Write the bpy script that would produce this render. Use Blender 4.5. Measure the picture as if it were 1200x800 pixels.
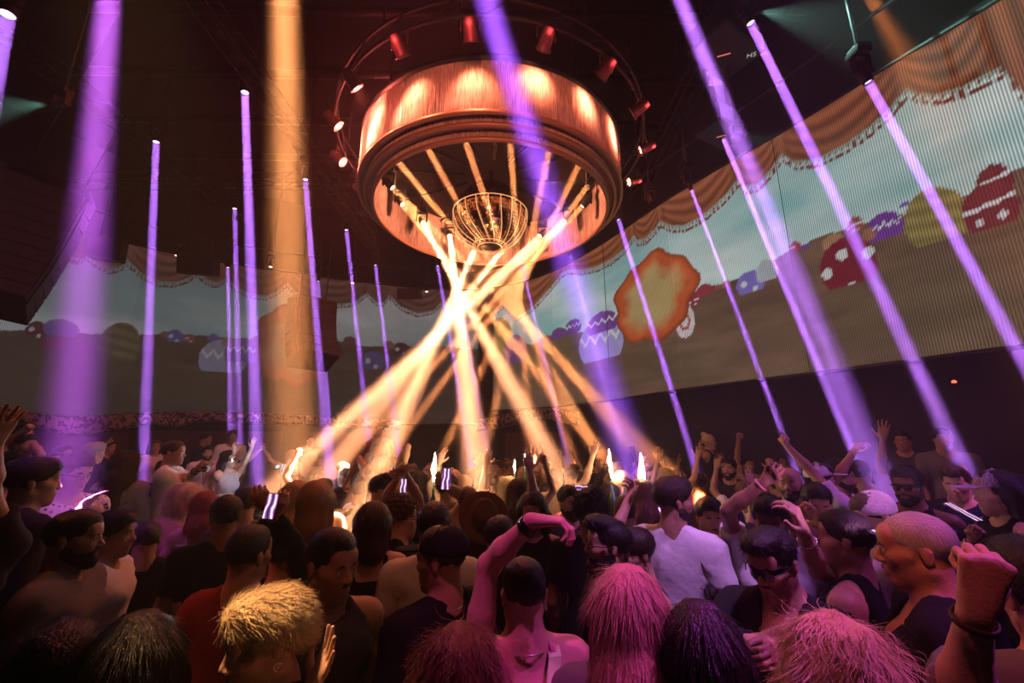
import bpy, math, random
import numpy as np
from mathutils import Vector, Matrix, Euler
try:
    import openvdb as vdb
except ImportError:
    import pyopenvdb as vdb

for o in list(bpy.data.objects):
    bpy.data.objects.remove(o)
SC = bpy.context.scene
COL = SC.collection
PI = math.pi
rnd = random.Random(7)

# ------------------------------------------------------------------ camera
PITCH = math.radians(13.5)
CAMZ = 2.1
FPX = 500.0                                   # focal length in pixels of the 1200 px wide frame
cam = bpy.data.cameras.new('camera')
cam.sensor_width = 36.0
cam.lens = FPX / 1200 * 36
cam.clip_start = 0.05
camo = bpy.data.objects.new('camera', cam)
COL.objects.link(camo)
camo.location = (0, 0, CAMZ)
camo.rotation_euler = (PI/2 + PITCH, 0, 0)
SC.camera = camo
CP = np.array([0, 0, CAMZ]); CF = np.array([0, math.cos(PITCH), math.sin(PITCH)]); CU = np.array([0, -math.sin(PITCH), math.cos(PITCH)])

def ray(x, y):
    return CF*FPX + np.array([1., 0, 0])*(x-600) + CU*(400-y)
def at_height(x, y, h):
    d = ray(x, y); return Vector(CP + d*((h-CAMZ)/d[2]))
def at_y(x, y, Y):
    d = ray(x, y); return Vector(CP + d*(Y/d[1]))
def at_depth(x, y, Z):
    return Vector(CP + ray(x, y)*(Z/FPX))
def project(P):
    v = np.array(P) - CP; z = v @ CF
    return 600 + FPX*v[0]/z, 400 - FPX*(v @ CU)/z, z

# ------------------------------------------------------------------ world, exposure
w = bpy.data.worlds.new('night'); SC.world = w; w.use_nodes = True
w.node_tree.nodes['Background'].inputs[0].default_value = (0.06, 0.02, 0.03, 1)
w.node_tree.nodes['Background'].inputs[1].default_value = 0.02
# thin stage haze fills the air everywhere; only the lamps light it
hv = w.node_tree.nodes.new('ShaderNodeVolumeScatter'); hv.inputs['Density'].default_value = 0.0085; hv.inputs['Anisotropy'].default_value = 0.2
w.node_tree.links.new(hv.outputs[0], w.node_tree.nodes['World Output'].inputs['Volume'])
SC.view_settings.view_transform = 'Standard'
SC.view_settings.look = 'None'
SC.view_settings.exposure = 0.0
SC.view_settings.gamma = 1.0
SC.view_settings.use_curve_mapping = False
SC.cycles.max_bounces = 5
SC.cycles.diffuse_bounces = 2
SC.cycles.glossy_bounces = 2
SC.cycles.transmission_bounces = 3
SC.cycles.volume_bounces = 0
SC.cycles.transparent_max_bounces = 6
SC.cycles.sample_clamp_indirect = 3.0
SC.cycles.use_denoising = True

# ------------------------------------------------------------------ light helpers
def area_beam(name, loc, target, size, spread, power, color, parent=None):
    l = bpy.data.lights.new(name, 'AREA'); l.shape = 'DISK'; l.size = size
    l.spread = math.radians(spread); l.energy = power*1.42; l.color = color
    o = bpy.data.objects.new(name, l); COL.objects.link(o)
    o.location = loc
    o.rotation_euler = (Vector(target)-Vector(loc)).to_track_quat('-Z', 'Y').to_euler()
    return o
def spot(name, loc, target, angle, power, color, blend=0.6, soft=0.05):
    l = bpy.data.lights.new(name, 'SPOT'); l.spot_size = math.radians(angle); l.spot_blend = blend
    l.energy = power; l.color = color; l.shadow_soft_size = soft
    o = bpy.data.objects.new(name, l); COL.objects.link(o); o.location = loc
    o.rotation_euler = (Vector(target)-Vector(loc)).to_track_quat('-Z', 'Y').to_euler()
    return o

PURPLE = (0.55, 0.19, 1.0); AMBER = (1.0, 0.31, 0.10)
# wash spots without lamp bodies, added out of view to brighten chandelier and dancers
WASH = [
    # location, target, cone angle, power, colour
    ((-0.4, -1.9, 5.0), (-0.4, 6.5, 6.5), 32, 950, (1.0, 0.26, 0.15)),      # added front wash, brightens the chandelier
    ((-2.2, 0.9, 6.4), (-0.64, 1.12, 1.72), 8, 3400, (1.0, 0.52, 0.22)),     # hot amber on the blonde head
    ((0.0, 0.2, 7.0), (-0.7, 2.6, 1.6), 24, 170, (1.0, 0.28, 0.10)),
    ((2.4, 0.6, 6.8), (0.36, 1.25, 1.65), 9, 1900, (0.85, 0.10, 0.85)),       # pink on the long hair
    ((1.4, 0.3, 7.2), (0.85, 2.3, 1.45), 13, 1700, (0.75, 0.30, 1.0)),        # lilac on the white shirt
    ((-0.6, 0.2, 6.6), (0.0, 1.5, 1.6), 12, 620, (0.95, 0.10, 0.55)),         # pink on the bent arm
    ((0.0, -0.6, 6.4), (1.05, 1.35, 1.65), 10, 420, (1.0, 0.14, 0.2)),
    ((3.6, 0.2, 6.6), (1.35, 1.15, 1.7), 20, 1000, (0.65, 0.08, 0.85)),
    ((5.6, 1.5, 6.8), (2.8, 3.0, 1.5), 40, 700, (0.55, 0.10, 1.0)),
    ((5.8, 2.0, 6.8), (4.2, 5.2, 1.5), 46, 170, (1.0, 0.16, 0.16)),
    ((-3.8, 1.2, 6.6), (-3.2, 3.0, 1.6), 28, 260, (0.62, 0.14, 0.85)),
    ((-7.0, 3.0, 6.8), (-4.6, 6.2, 1.6), 34, 330, (1.0, 0.34, 0.5)),
    ((-5.2, 0.6, 5.5), (-2.25, 1.85, 2.25), 9, 420, (1.0, 0.22, 0.10)),      # the spread hand at the edge
]
for i, (a, b, ang, p, c) in enumerate(WASH):
    spot('added_wash_light', a, b, ang, p, c, 0.8, 0.06)

# ------------------------------------------------------------------ materials
MATS = {}
def rgb(h):
    h = h.lstrip('#'); v = [int(h[i:i+2], 16)/255 for i in (0, 2, 4)]
    return tuple(x/12.92 if x <= 0.04045 else ((x+0.055)/1.055)**2.4 for x in v)
def mat(name, color, rough=0.6, metal=0.0, emit=None, estr=0.0, noise=0.0, nscale=8.0, bump=0.0, bscale=40.0, attr=None, stretch=None, spec=0.5, sheen=0.0):
    if name in MATS: return MATS[name]
    m = bpy.data.materials.new(name); m.use_nodes = True
    nt = m.node_tree; b = nt.nodes['Principled BSDF']; L = nt.links.new
    if isinstance(color, str): color = rgb(color)
    b.inputs['Base Color'].default_value = (*color, 1)
    b.inputs['Roughness'].default_value = rough; b.inputs['Metallic'].default_value = metal
    b.inputs['Specular IOR Level'].default_value = spec
    if sheen: b.inputs['Sheen Weight'].default_value = sheen
    if emit:
        b.inputs['Emission Color'].default_value = (*emit, 1); b.inputs['Emission Strength'].default_value = estr
    tc = nt.nodes.new('ShaderNodeTexCoord'); vec = tc.outputs['Object']
    if stretch:
        mp = nt.nodes.new('ShaderNodeMapping'); mp.inputs['Scale'].default_value = stretch; L(vec, mp.inputs['Vector']); vec = mp.outputs['Vector']
    out = None
    if noise:
        n = nt.nodes.new('ShaderNodeTexNoise'); n.inputs['Scale'].default_value = nscale; L(vec, n.inputs['Vector'])
        r = nt.nodes.new('ShaderNodeMapRange'); r.inputs['To Min'].default_value = 1-noise; r.inputs['To Max'].default_value = 1+noise
        L(n.outputs['Fac'], r.inputs['Value'])
        x = nt.nodes.new('ShaderNodeVectorMath'); x.operation = 'SCALE'; x.inputs[0].default_value = color
        L(r.outputs['Result'], x.inputs['Scale']); out = x.outputs['Vector']
    if attr:
        a = nt.nodes.new('ShaderNodeAttribute'); a.attribute_name = attr
        x = nt.nodes.new('ShaderNodeVectorMath'); x.operation = 'MULTIPLY'; L(a.outputs['Color'], x.inputs[0])
        if out: L(out, x.inputs[1])
        else: x.inputs[1].default_value = color
        out = x.outputs['Vector']
    if out: L(out, b.inputs['Base Color'])
    if bump:
        n = nt.nodes.new('ShaderNodeTexNoise'); n.inputs['Scale'].default_value = bscale; n.inputs['Detail'].default_value = 3; L(vec, n.inputs['Vector'])
        bp = nt.nodes.new('ShaderNodeBump'); bp.inputs['Strength'].default_value = bump; bp.inputs['Distance'].default_value = 0.02
        L(n.outputs['Fac'], bp.inputs['Height']); L(bp.outputs['Normal'], b.inputs['Normal'])
    MATS[name] = m
    return m

def link(o, parent=None):
    COL.objects.link(o)
    if parent: o.parent = parent
    return o
def tag(o, label=None, cat=None, group=None, kind=None):
    if label: o['label'] = label
    if cat: o['category'] = cat
    if group: o['group'] = group
    if kind: o['kind'] = kind
    return o
def empty(name, loc=(0, 0, 0), rz=0.0):
    o = bpy.data.objects.new(name, None); o.empty_display_size = 0.1; link(o); o.location = loc; o.rotation_euler = (0, 0, rz)
    return o
def copy_tree(o, parent=None):
    c = o.copy(); COL.objects.link(c); c.parent = parent
    for ch in o.children: copy_tree(ch, c)
    return c

class MB:
    """collects simple solids, then links them as one mesh object"""
    def __init__(s): s.v = []; s.f = []; s.m = []; s.smooth = []
    def add(s, vs, fs, mi=0, smooth=False):
        n = len(s.v); s.v += [tuple(v) for v in vs]; s.f += [tuple(i+n for i in f) for f in fs]; s.m += [mi]*len(fs); s.smooth += [smooth]*len(fs)
        return s
    def box(s, c, d, rot=None, mi=0, taper=1.0):
        vs = []
        for z in (-1, 1):
            t = taper if z > 0 else 1.0
            for x, y in ((-1, -1), (1, -1), (1, 1), (-1, 1)):
                v = Vector((x*d[0]/2*t, y*d[1]/2*t, z*d[2]/2))
                if rot is not None: v = rot @ v
                vs.append(v+Vector(c))
        return s.add(vs, [(3, 2, 1, 0), (4, 5, 6, 7), (0, 1, 5, 4), (1, 2, 6, 5), (2, 3, 7, 6), (3, 0, 4, 7)], mi)
    def tube(s, pts, r, n=8, mi=0, cap=True, smooth=True, squash=1.0):
        pts = [Vector(p) for p in pts]; rs = r if isinstance(r, (list, tuple)) else [r]*len(pts)
        vs = []; fs = []; prev = None
        for i, p in enumerate(pts):
            d = (pts[min(i+1, len(pts)-1)]-pts[max(i-1, 0)])
            if d.length < 1e-9: d = Vector((0, 0, 1))
            d.normalize()
            u = prev if prev is not None else (Vector((0, 0, 1)) if abs(d.z) < 0.9 else Vector((1, 0, 0)))
            u = (u - d*u.dot(d)).normalized(); prev = u; v = d.cross(u)
            for k in range(n):
                a = 2*PI*k/n; vs.append(p + u*(rs[i]*math.cos(a)) + v*(rs[i]*squash*math.sin(a)))
        for i in range(len(pts)-1):
            for k in range(n):
                a = i*n+k; b = i*n+(k+1) % n; fs.append((a, b, b+n, a+n))
        if cap:
            fs.append(tuple(reversed(range(n)))); fs.append(tuple((len(pts)-1)*n+k for k in range(n)))
        return s.add(vs, fs, mi, smooth)
    def lathe(s, prof, n=32, c=(0, 0, 0), rot=None, mi=0, smooth=True, close=True):
        vs = []; fs = []; m = len(prof)
        for k in range(n):
            a = 2*PI*k/n
            for r, z in prof:
                v = Vector((r*math.cos(a), r*math.sin(a), z))
                if rot is not None: v = rot @ v
                vs.append(v+Vector(c))
        for k in range(n):
            for i in range(m-1):
                a = k*m+i; b = ((k+1) % n)*m+i; fs.append((a, b, b+1, a+1))
        return s.add(vs, fs, mi, smooth)
    def build(s, name, mats, parent=None, loc=None):
        me = bpy.data.meshes.new(name); me.from_pydata(s.v, [], s.f)
        for m in (mats if isinstance(mats, (list, tuple)) else [mats]): me.materials.append(m)
        me.polygons.foreach_set('material_index', s.m); me.polygons.foreach_set('use_smooth', s.smooth); me.update()
        o = bpy.data.objects.new(name, me); link(o, parent)
        if loc is not None: o.location = loc
        return o
def rot_to(d, up='Y'):
    return Vector(d).to_track_quat('Z', up).to_matrix()

BLACKM = mat('matte_black_metal', (0.012, 0.012, 0.014), 0.5, 0.3)
DARK = mat('dark_painted_wall', (0.010, 0.006, 0.007), 0.9, noise=0.4, nscale=3)
CEIL = mat('black_ceiling', (0.006, 0.005, 0.006), 0.9, noise=0.5, nscale=2)
# ------------------------------------------------------------------ room shell
def struct(o): o['kind'] = 'structure'; return o
# wall path, read off the photograph at the top of the screens (z = 7.4)
TOPZ = 7.4
PATH = [(-13.6, -1.0), (-13.2, 3.5), (-12.4, 7.0), (-11.2, 9.6), (-10.4, 10.7), (-8.75, 11.9), (-7.0, 12.7), (-5.1, 13.5), (-2.8, 14.2), (-0.8, 14.1), (1.05, 12.9), (2.37, 10.9),
        (3.45, 8.6), (4.27, 7.17), (4.77, 6.38), (5.46, 5.08), (6.07, 4.0), (6.7, 2.6), (7.3, 0.8), (7.6, -1.0)]
def catmull(P, n=12):
    P = [np.array(p, float) for p in P]; out = []
    for i in range(len(P)-1):
        a = P[max(i-1, 0)]; b = P[i]; c = P[i+1]; d = P[min(i+2, len(P)-1)]
        for k in range(n):
            t = k/n; out.append(0.5*((2*b)+(c-a)*t+(2*a-5*b+4*c-d)*t*t+(3*b-a-3*c+d)*t**3))
    out.append(P[-1]); return np.array(out)
WP = catmull(PATH)
WS = np.concatenate([[0], np.cumsum(np.linalg.norm(np.diff(WP, axis=0), axis=1))])
def wall_xy(s, off=0.0):
    x = np.interp(s, WS, WP[:, 0]); y = np.interp(s, WS, WP[:, 1])
    if off:
        x1 = np.interp(s+0.05, WS, WP[:, 0]); y1 = np.interp(s+0.05, WS, WP[:, 1]); x0 = np.interp(s-0.05, WS, WP[:, 0]); y0 = np.interp(s-0.05, WS, WP[:, 1])
        dx, dy = x1-x0, y1-y0; l = np.hypot(dx, dy)
        x = x + off*dy/l; y = y - off*dx/l            # positive: into the room
    return x, y
def wall_sz(px, py):
    """where the ray of a pixel meets the screen wall: arc length and height"""
    d = ray(px, py); best = None
    for i in range(len(WP)-1):
        a = WP[i]; e = WP[i+1]-a
        det = d[0]*(-e[1]) + e[0]*d[1]
        if abs(det) < 1e-9: continue
        t = (a[0]*(-e[1]) + e[0]*a[1])/det; u = (d[0]*a[1]-d[1]*a[0])/det
        if t > 0 and -1e-6 <= u <= 1+1e-6:
            if best is None or t < best[0]: best = (t, WS[i]+u*(WS[i+1]-WS[i]), CAMZ+t*d[2])
    return best[1], best[2]
def ribbon(name, s0, s1, z0, z1, off, m, n=120, parent=None):
    b = MB(); vs = []
    for s in np.linspace(s0, s1, n):
        x, y = wall_xy(s, off); vs += [(x, y, z0), (x, y, z1)]
    b.add(vs, [(2*i, 2*i+2, 2*i+3, 2*i+1) for i in range(n-1)])
    return b.build(name, m, parent)
SMAX = WS[-1]
S_CORNER = wall_sz(560, 420)[0]
struct(ribbon('wall_left', 0, S_CORNER, 0, 10.0, -0.35, DARK))
struct(ribbon('wall_right', S_CORNER, SMAX, 0, 10.0, -0.35, DARK))
b = MB(); b.box((-3, 0.0, 5), (22, 0.2, 10)); bk = struct(b.build('wall_back', DARK)); bk.location = (0, -2.2, 0)
FLOORM = mat('dark_dance_floor', (0.02, 0.018, 0.02), 0.35, noise=0.3, nscale=5, bump=0.1)
b = MB(); b.box((-3, 6, -0.1), (24, 20, 0.2)); struct(b.build('floor', FLOORM))
b = MB(); b.box((-3, 6, 10.1), (24, 20, 0.2)); struct(b.build('ceiling', CEIL))

# ------------------------------------------------------------------ the picture on the LED screen
def vnoise(x, y, seed=0):
    xi = np.floor(x).astype(int); yi = np.floor(y).astype(int); fx = x-xi; fy = y-yi
    fx = fx*fx*(3-2*fx); fy = fy*fy*(3-2*fy)
    def h(a, b):
        n = (a*374761393 + b*668265263 + seed*1442695)
        n = (n ^ (n >> 13))*1274126177
        return ((n ^ (n >> 16)) & 0xffff)/65535.0
    return (h(xi, yi)*(1-fx)+h(xi+1, yi)*fx)*(1-fy) + (h(xi, yi+1)*(1-fx)+h(xi+1, yi+1)*fx)*fy
def fbm(x, y, o=4, seed=0):
    t = 0; a = 0.5; n = 0
    for i in range(o):
        t = t + a*vnoise(x*2**i, y*2**i, seed+i); n += a; a *= 0.5
    return t/n
VAL_PX = [(95, 305), (101, 299), (113, 309), (130, 317), (145, 312), (148, 305), (165, 321), (185, 331), (205, 332), (224, 326), (231, 319), (241, 329), (255, 333), (266, 326), (275, 336), (292, 345), (312, 348), (326, 342),
          (337, 332), (346, 343), (362, 350), (380, 354), (397, 357), (415, 355), (430, 344), (441, 354), (450, 355), (456, 346), (470, 360), (490, 368), (508, 364), (520, 352), (545, 370), (570, 372), (590, 358), (606, 372), (625, 360), (640, 343),
          (651, 331), (659, 321), (668, 317), (684, 318), (700, 314), (716, 306), (732, 292), (743, 277), (747, 283), (757, 281), (769, 268), (773, 261), (788, 267), (803, 266), (828, 252), (850, 232), (866, 212), (873, 221), (888, 218), (904, 202), (916, 182),
          (930, 192), (958, 188), (990, 172), (1020, 151), (1046, 127), (1062, 106), (1075, 113), (1100, 113), (1130, 104), (1173, 83), (1183, 93), (1199, 112)]
_v = sorted(wall_sz(*p) for p in VAL_PX)
VS_ = np.array([a for a, _ in _v]); VZ_ = np.array([b for _, b in _v])
HOR_PX = [(0, 386), (60, 385), (120, 388), (200, 392), (300, 398), (400, 402), (500, 405), (590, 408), (640, 400), (700, 386), (780, 360), (830, 336), (880, 318), (930, 296), (1000, 268), (1060, 252), (1120, 232), (1199, 200)]
_v = sorted(wall_sz(*p) for p in HOR_PX)
HS_ = np.array([a for a, _ in _v]); HZ_ = np.array([b for _, b in _v])
PEAKS = np.array(sorted(wall_sz(*p)[0] for p in [(101, 299), (148, 305), (231, 319), (266, 326), (337, 332), (430, 344), (456, 346), (520, 352), (590, 358), (659, 321), (743, 277), (773, 261), (866, 212), (916, 182), (1062, 106), (1173, 83)]))
# painted eggs and boulders lying in the meadow: px, py, half width, half height, colour, mark
EGGS = [
    (42, 388, 13, 12, '8a2f3c', 'dot'), (72, 386, 22, 12, '6a5cc0', None), (62, 403, 16, 8, 'a03038', None), (140, 405, 25, 28, 'a08848', None), (193, 393, 6, 5, 'b05a40', None), (205, 395, 10, 9, '5a50c8', 'dot'), (222, 397, 7, 6, 'c03848', 'dot'),
    (250, 397, 7, 6, '6c55c8', None), (262, 421, 29, 24, 'a7a3d8', 'zig'), (283, 413, 20, 17, '7a55b8', 'zig'), (268, 402, 8, 7, 'c08848', None), (390, 412, 11, 11, '6a2c3c', None), (437, 424, 13, 13, '6a50b8', 'dot'), (470, 410, 10, 9, '7a2c3c', 'dot'), (300, 400, 7, 6, 'b03a44', None), (410, 400, 8, 6, 'a34048', None), (455, 405, 7, 6, 'b87840', None),
    (585, 400, 16, 28, '8a8438', None), (604, 412, 14, 20, '70408c', None), (655, 392, 9, 8, '7a3c8c', None), (640, 399, 8, 6, '90405c', None), (672, 384, 10, 10, '6a3c90', 'zig'), (704, 402, 26, 30, 'b0a0e0', 'zig'), (706, 380, 18, 15, '80389c', 'zig'),
    (803, 377, 12, 19, 'e0cfd0', 'ring'), (812, 355, 9, 9, 'a02834', 'band'), (826, 342, 10, 9, 'a82838', None), (843, 337, 5, 4, 'b03a44', None), (852, 334, 6, 5, 'a86838', None), (880, 333, 17, 16, '8068d0', 'dot'), (899, 320, 13, 16, 'b8bcc8', None),
    (932, 290, 7, 8, 'b8324c', 'band'), (944, 290, 5, 5, '8038a0', None), (976, 284, 14, 10, 'c08858', None), (1003, 265, 10, 12, 'a8503c', 'band'), (993, 312, 35, 35, '8c1428', 'spots'), (1037, 268, 23, 20, '8030a8', 'zig'), (1018, 276, 8, 10, 'b07048', None),
    (1096, 258, 40, 40, 'b09840', None), (1166, 214, 24, 22, '7a1428', 'band'), (1160, 246, 37, 33, '82142a', 'band'), (1060, 240, 8, 3, '8060c0', None)]
BURST = [(762, 349, 48), (346, 402, 46)]
def to_sz(px, py, rx, ry):
    s, z = wall_sz(px, py); s1, _ = wall_sz(px+rx, py); s0, _ = wall_sz(px-rx, py); _, z1 = wall_sz(px, py-ry)
    return s, z, abs(s1-s0)/2, abs(z1-z)
ZB_L, ZB_R = 2.72, 3.15
def picture(S, Z):
    n = S.shape
    cl = fbm(S*0.28, Z*0.9, 5, 3); cl2 = fbm(S*0.7+9, Z*2.2, 4, 8)
    sky = np.array(rgb('7ea5a4'))[None]*(1-np.clip((cl[..., None]-0.35)*2.6, 0, 1)) + np.array(rgb('c9cdc8'))[None]*np.clip((cl[..., None]-0.35)*2.6, 0, 1)
    hz_ = np.interp(S, HS_, HZ_) + (fbm(S*0.8, Z*0, 3, 5)-0.5)*0.25
    k = np.clip((Z-hz_)/3.5, 0, 1)[..., None]
    sky = sky*(1.0+0.25*(1-k)) * (0.82+0.36*cl2[..., None])
    gr = fbm(S*1.5, Z*6, 4, 21)
    mead = np.array(rgb('715743'))*(0.50+0.75*gr[..., None]) * (0.75+0.5*fbm(S*0.35, Z*0.8, 3, 31)[..., None])
    grn = np.clip(fbm(S*0.25, Z*0.8, 3, 40)*2-0.85, 0, 1)[..., None]; mead = mead*(1-grn*0.5) + np.array(rgb('5c6a40'))*0.7*grn*0.5
    C = np.where((Z < hz_)[..., None], mead, sky)
    for px, py, rx, ry, col, mark in EGGS:
        s0, z0, a, c = to_sz(px, py, rx, ry)
        m = (np.abs(S-s0) < a*1.2) & (np.abs(Z-z0) < c*1.3)
        if not m.any(): continue
        u = (S[m]-s0)/a; v = (Z[m]-z0)/c; r = np.hypot(u, v)
        cc = np.repeat(np.array(rgb(col))[None], u.size, 0)*(0.85+0.3*fbm(S[m]*9, Z[m]*9, 3, 4)[:, None])
        if mark == 'spots':
            for (a1, b1) in ((-0.1, 0.45), (-0.75, -0.05), (0.05, -0.75), (0.75, 0.25)):
                cc[np.hypot((u-a1)*1.0, v-b1) < 0.2] = 0.75
        elif mark == 'dot':
            cc[np.hypot(u+0.45, v-0.1) < 0.24] = 0.7; cc[np.hypot(u-0.3, v+0.4) < 0.2] = 0.7
        elif mark == 'band':
            cc[np.abs(v-0.2-0.1*u) < 0.08] = 0.75; cc[np.hypot(u+0.4, v+0.35) < 0.14] = 0.7; cc[np.hypot(u-0.35, v+0.3) < 0.16] = 0.7
        elif mark == 'zig':
            zz = np.abs(((u*2.2) % 1)-0.5)*0.7
            cc[np.abs(v-0.05-zz) < 0.09] = 0.8
        elif mark == 'ring':
            cc[(r > 0.35) & (r < 0.55)] = np.array(rgb('c04850'))
        elif col in ('b09840', 'a08848'):
            cc *= (0.8+0.35*np.sin(v*14+u*2)[:, None]*0.5)
        ok = (r < 1) & (v > -0.62 if mark != 'ring' else v > -2)
        g_ = cc.mean(1, keepdims=True); cc = (g_+(cc-g_)*.8)*.78
        t = C[m]; t[ok] = cc[ok]; C[m] = t
    for px, py, R in BURST:
        s0, z0, a, c = to_sz(px, py, R, R*1.06)
        u = (S-s0)/a; v = (Z-z0)/c; th = np.arctan2(v, u); r = np.hypot(u, v)
        rad = 1+0.05*np.sin(th*5+1)+0.04*np.sin(th*9+2)+0.05*(fbm(th*2+20, r*0+3, 3, 2)-0.5); q = r/rad
        f = fbm(u*3+7, v*3, 4, 13)
        edge = np.clip((q-0.5-0.3*(f-0.5))/0.3, 0, 1)[..., None]
        inner = np.array(rgb('b39a66'))*(0.85+0.25*f[..., None]); rim = np.array(rgb('b8552c'))*(0.7+0.7*f[..., None])
        bc = inner*(1-edge)+rim*edge
        dk = np.clip((q-0.88)/0.12, 0, 1)[..., None]; bc = bc*(1-0.55*dk)
        C = np.where((q < 1)[..., None], bc, C)
    vz = np.interp(S, VS_, VZ_)
    # valance: hung cloth with swag folds, cut into a scalloped edge with tassels
    i = np.clip(np.searchsorted(PEAKS, S)-1, 0, len(PEAKS)-2); w0 = PEAKS[i]; w1 = PEAKS[i+1]; t = np.clip((S-w0)/(w1-w0), 0, 1)
    sag = 4*t*(1-t); h = np.clip((TOPZ-Z)/np.maximum(TOPZ-vz, 0.1), 0, 1)
    fold = 0.5+0.5*np.sin((h*1.0-0.65*sag*(1-0.3*h))*15 + 4*fbm(S*0.9, Z*0.9, 2, 50))
    gather = np.clip(1-np.minimum(t, 1-t)*9, 0, 1)
    fold = fold*(1-gather)+gather*(0.5+0.5*np.sin(S*26))
    cloth = np.array(rgb('a86040'))*(0.42+0.5*fold[..., None])*(0.8+0.3*(1-h[..., None]))
    C = np.where((Z > vz)[..., None], cloth, C)
    tp = (S*12.0) % 1
    tz = (vz-Z)
    tas = (tz > 0) & (tz < 0.13) & ((np.abs(tp-0.5) < 0.2+0.18*(tz > 0.06))) & ~((tz > 0.05) & (tz < 0.065))
    C = np.where(tas[..., None], np.array(rgb('7a3a2c'))[None], C)
    C = np.where(((tz > -0.05) & (tz < 0.0))[..., None], np.array(rgb('a8a898'))[None]*0.7, C)
    return C
def led_material():
    m = bpy.data.materials.new('led_screen_face'); m.use_nodes = True; nt = m.node_tree; nt.nodes.clear(); L = nt.links.new
    o = nt.nodes.new('ShaderNodeOutputMaterial'); a = nt.nodes.new('ShaderNodeAttribute'); a.attribute_name = 'picture'
    uv = nt.nodes.new('ShaderNodeUVMap'); sp = nt.nodes.new('ShaderNodeSeparateXYZ'); L(uv.outputs[0], sp.inputs[0])
    k = nt.nodes.new('ShaderNodeMath'); k.operation = 'MULTIPLY'; k.inputs[1].default_value = 2*PI/0.030; L(sp.outputs['X'], k.inputs[0])
    sn = nt.nodes.new('ShaderNodeMath'); sn.operation = 'SINE'; L(k.outputs[0], sn.inputs[0])
    mr = nt.nodes.new('ShaderNodeMapRange'); mr.inputs['From Min'].default_value = -1; mr.inputs['To Min'].default_value = 0.45; mr.inputs['To Max'].default_value = 1.25; L(sn.outputs[0], mr.inputs['Value'])
    v = nt.nodes.new('ShaderNodeVectorMath'); v.operation = 'SCALE'; L(a.outputs['Color'], v.inputs[0]); L(mr.outputs[0], v.inputs['Scale'])
    e = nt.nodes.new('ShaderNodeEmission'); L(v.outputs[0], e.inputs['Color']); e.inputs['Strength'].default_value = LED_GAIN
    d = nt.nodes.new('ShaderNodeBsdfDiffuse'); d.inputs[0].default_value = (0.007, 0.007, 0.007, 1); s = nt.nodes.new('ShaderNodeAddShader')
    L(e.outputs[0], s.inputs[0]); L(d.outputs[0], s.inputs[1]); L(s.outputs[0], o.inputs['Surface'])
    m.cycles.emission_sampling = 'NONE'
    return m
LED_GAIN = 0.80
LEDM = led_material()
def led_screen(name, s0, s1, zb, label):
    root = empty(name, (float(wall_xy((s0+s1)/2)[0]), float(wall_xy((s0+s1)/2)[1]), zb))
    tag(root, label, 'screen')
    npan = max(1, round((s1-s0)/2.4)); edges = np.linspace(s0, s1, npan+1)
    for k in range(npan):
        a, c = edges[k]+0.001, edges[k+1]-0.001
        nx = int((c-a)/0.03)+2; nz = int((TOPZ-zb)/0.03)+2
        s = np.linspace(a, c, nx); z = np.linspace(zb, TOPZ, nz); S, Z = np.meshgrid(s, z, indexing='ij')
        X, Y = wall_xy(S, 0.02*(k % 2))
        gain = 1.0 if k % 2 else 0.93
        P = np.stack([X-root.location.x, Y-root.location.y, Z-zb], -1).reshape(-1, 3)
        i = np.arange(nx*nz).reshape(nx, nz)
        q = np.stack([i[:-1, :-1], i[1:, :-1], i[1:, 1:], i[:-1, 1:]], -1).reshape(-1, 4)
        me = bpy.data.meshes.new('screen_panel'); me.vertices.add(len(P)); me.vertices.foreach_set('co', P.ravel().astype(np.float32))
        me.loops.add(q.size); me.loops.foreach_set('vertex_index', q.ravel().astype(np.int32)); me.polygons.add(len(q))
        me.polygons.foreach_set('loop_start', np.arange(0, q.size, 4, dtype=np.int32))
        C = np.ones((nx*nz, 4), np.float32); C[:, :3] = picture(S, Z).reshape(-1, 3)*gain*screen_gain(s0)
        if s0 < S_MID-1: g = C[:, :3].mean(1, keepdims=True); C[:, :3] = (g+(C[:, :3]-g)*.62)*np.array([1.03, .97, 1.0])
        ca = me.color_attributes.new('picture', 'FLOAT_COLOR', 'POINT'); ca.data.foreach_set('color', C.ravel())
        uv = me.uv_layers.new(name='uv'); uvv = np.stack([S.ravel()[q.ravel()], Z.ravel()[q.ravel()]], -1); uv.data.foreach_set('uv', uvv.ravel().astype(np.float32))
        me.materials.append(LEDM); me.update(calc_edges=True)
        link(bpy.data.objects.new('screen_panel', me), root)
    b = MB(); vs = []
    for zz in (zb, TOPZ):
        x, y = wall_xy(np.linspace(s0, s1, 60), 0.05); b.tube([(float(a)-root.location.x, float(c)-root.location.y, zz-zb) for a, c in zip(x, y)], 0.035, 6)
    b.build('edge_rail', BLACKM, root)
    return root
def screen_gain(s0): return 0.36 if s0 < S_MID-1 else 1.0
S_MID = wall_sz(575, 420)[0]
led_screen('led_screen', 3.0, S_MID-0.45, ZB_L, 'long curved LED screen on the left wall showing dim meadow, eggs and orange valance')
led_screen('led_screen', S_MID+0.1, SMAX-1.2, ZB_R, 'brighter LED screen along the right wall showing sky, painted eggs and fiery ring')

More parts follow.
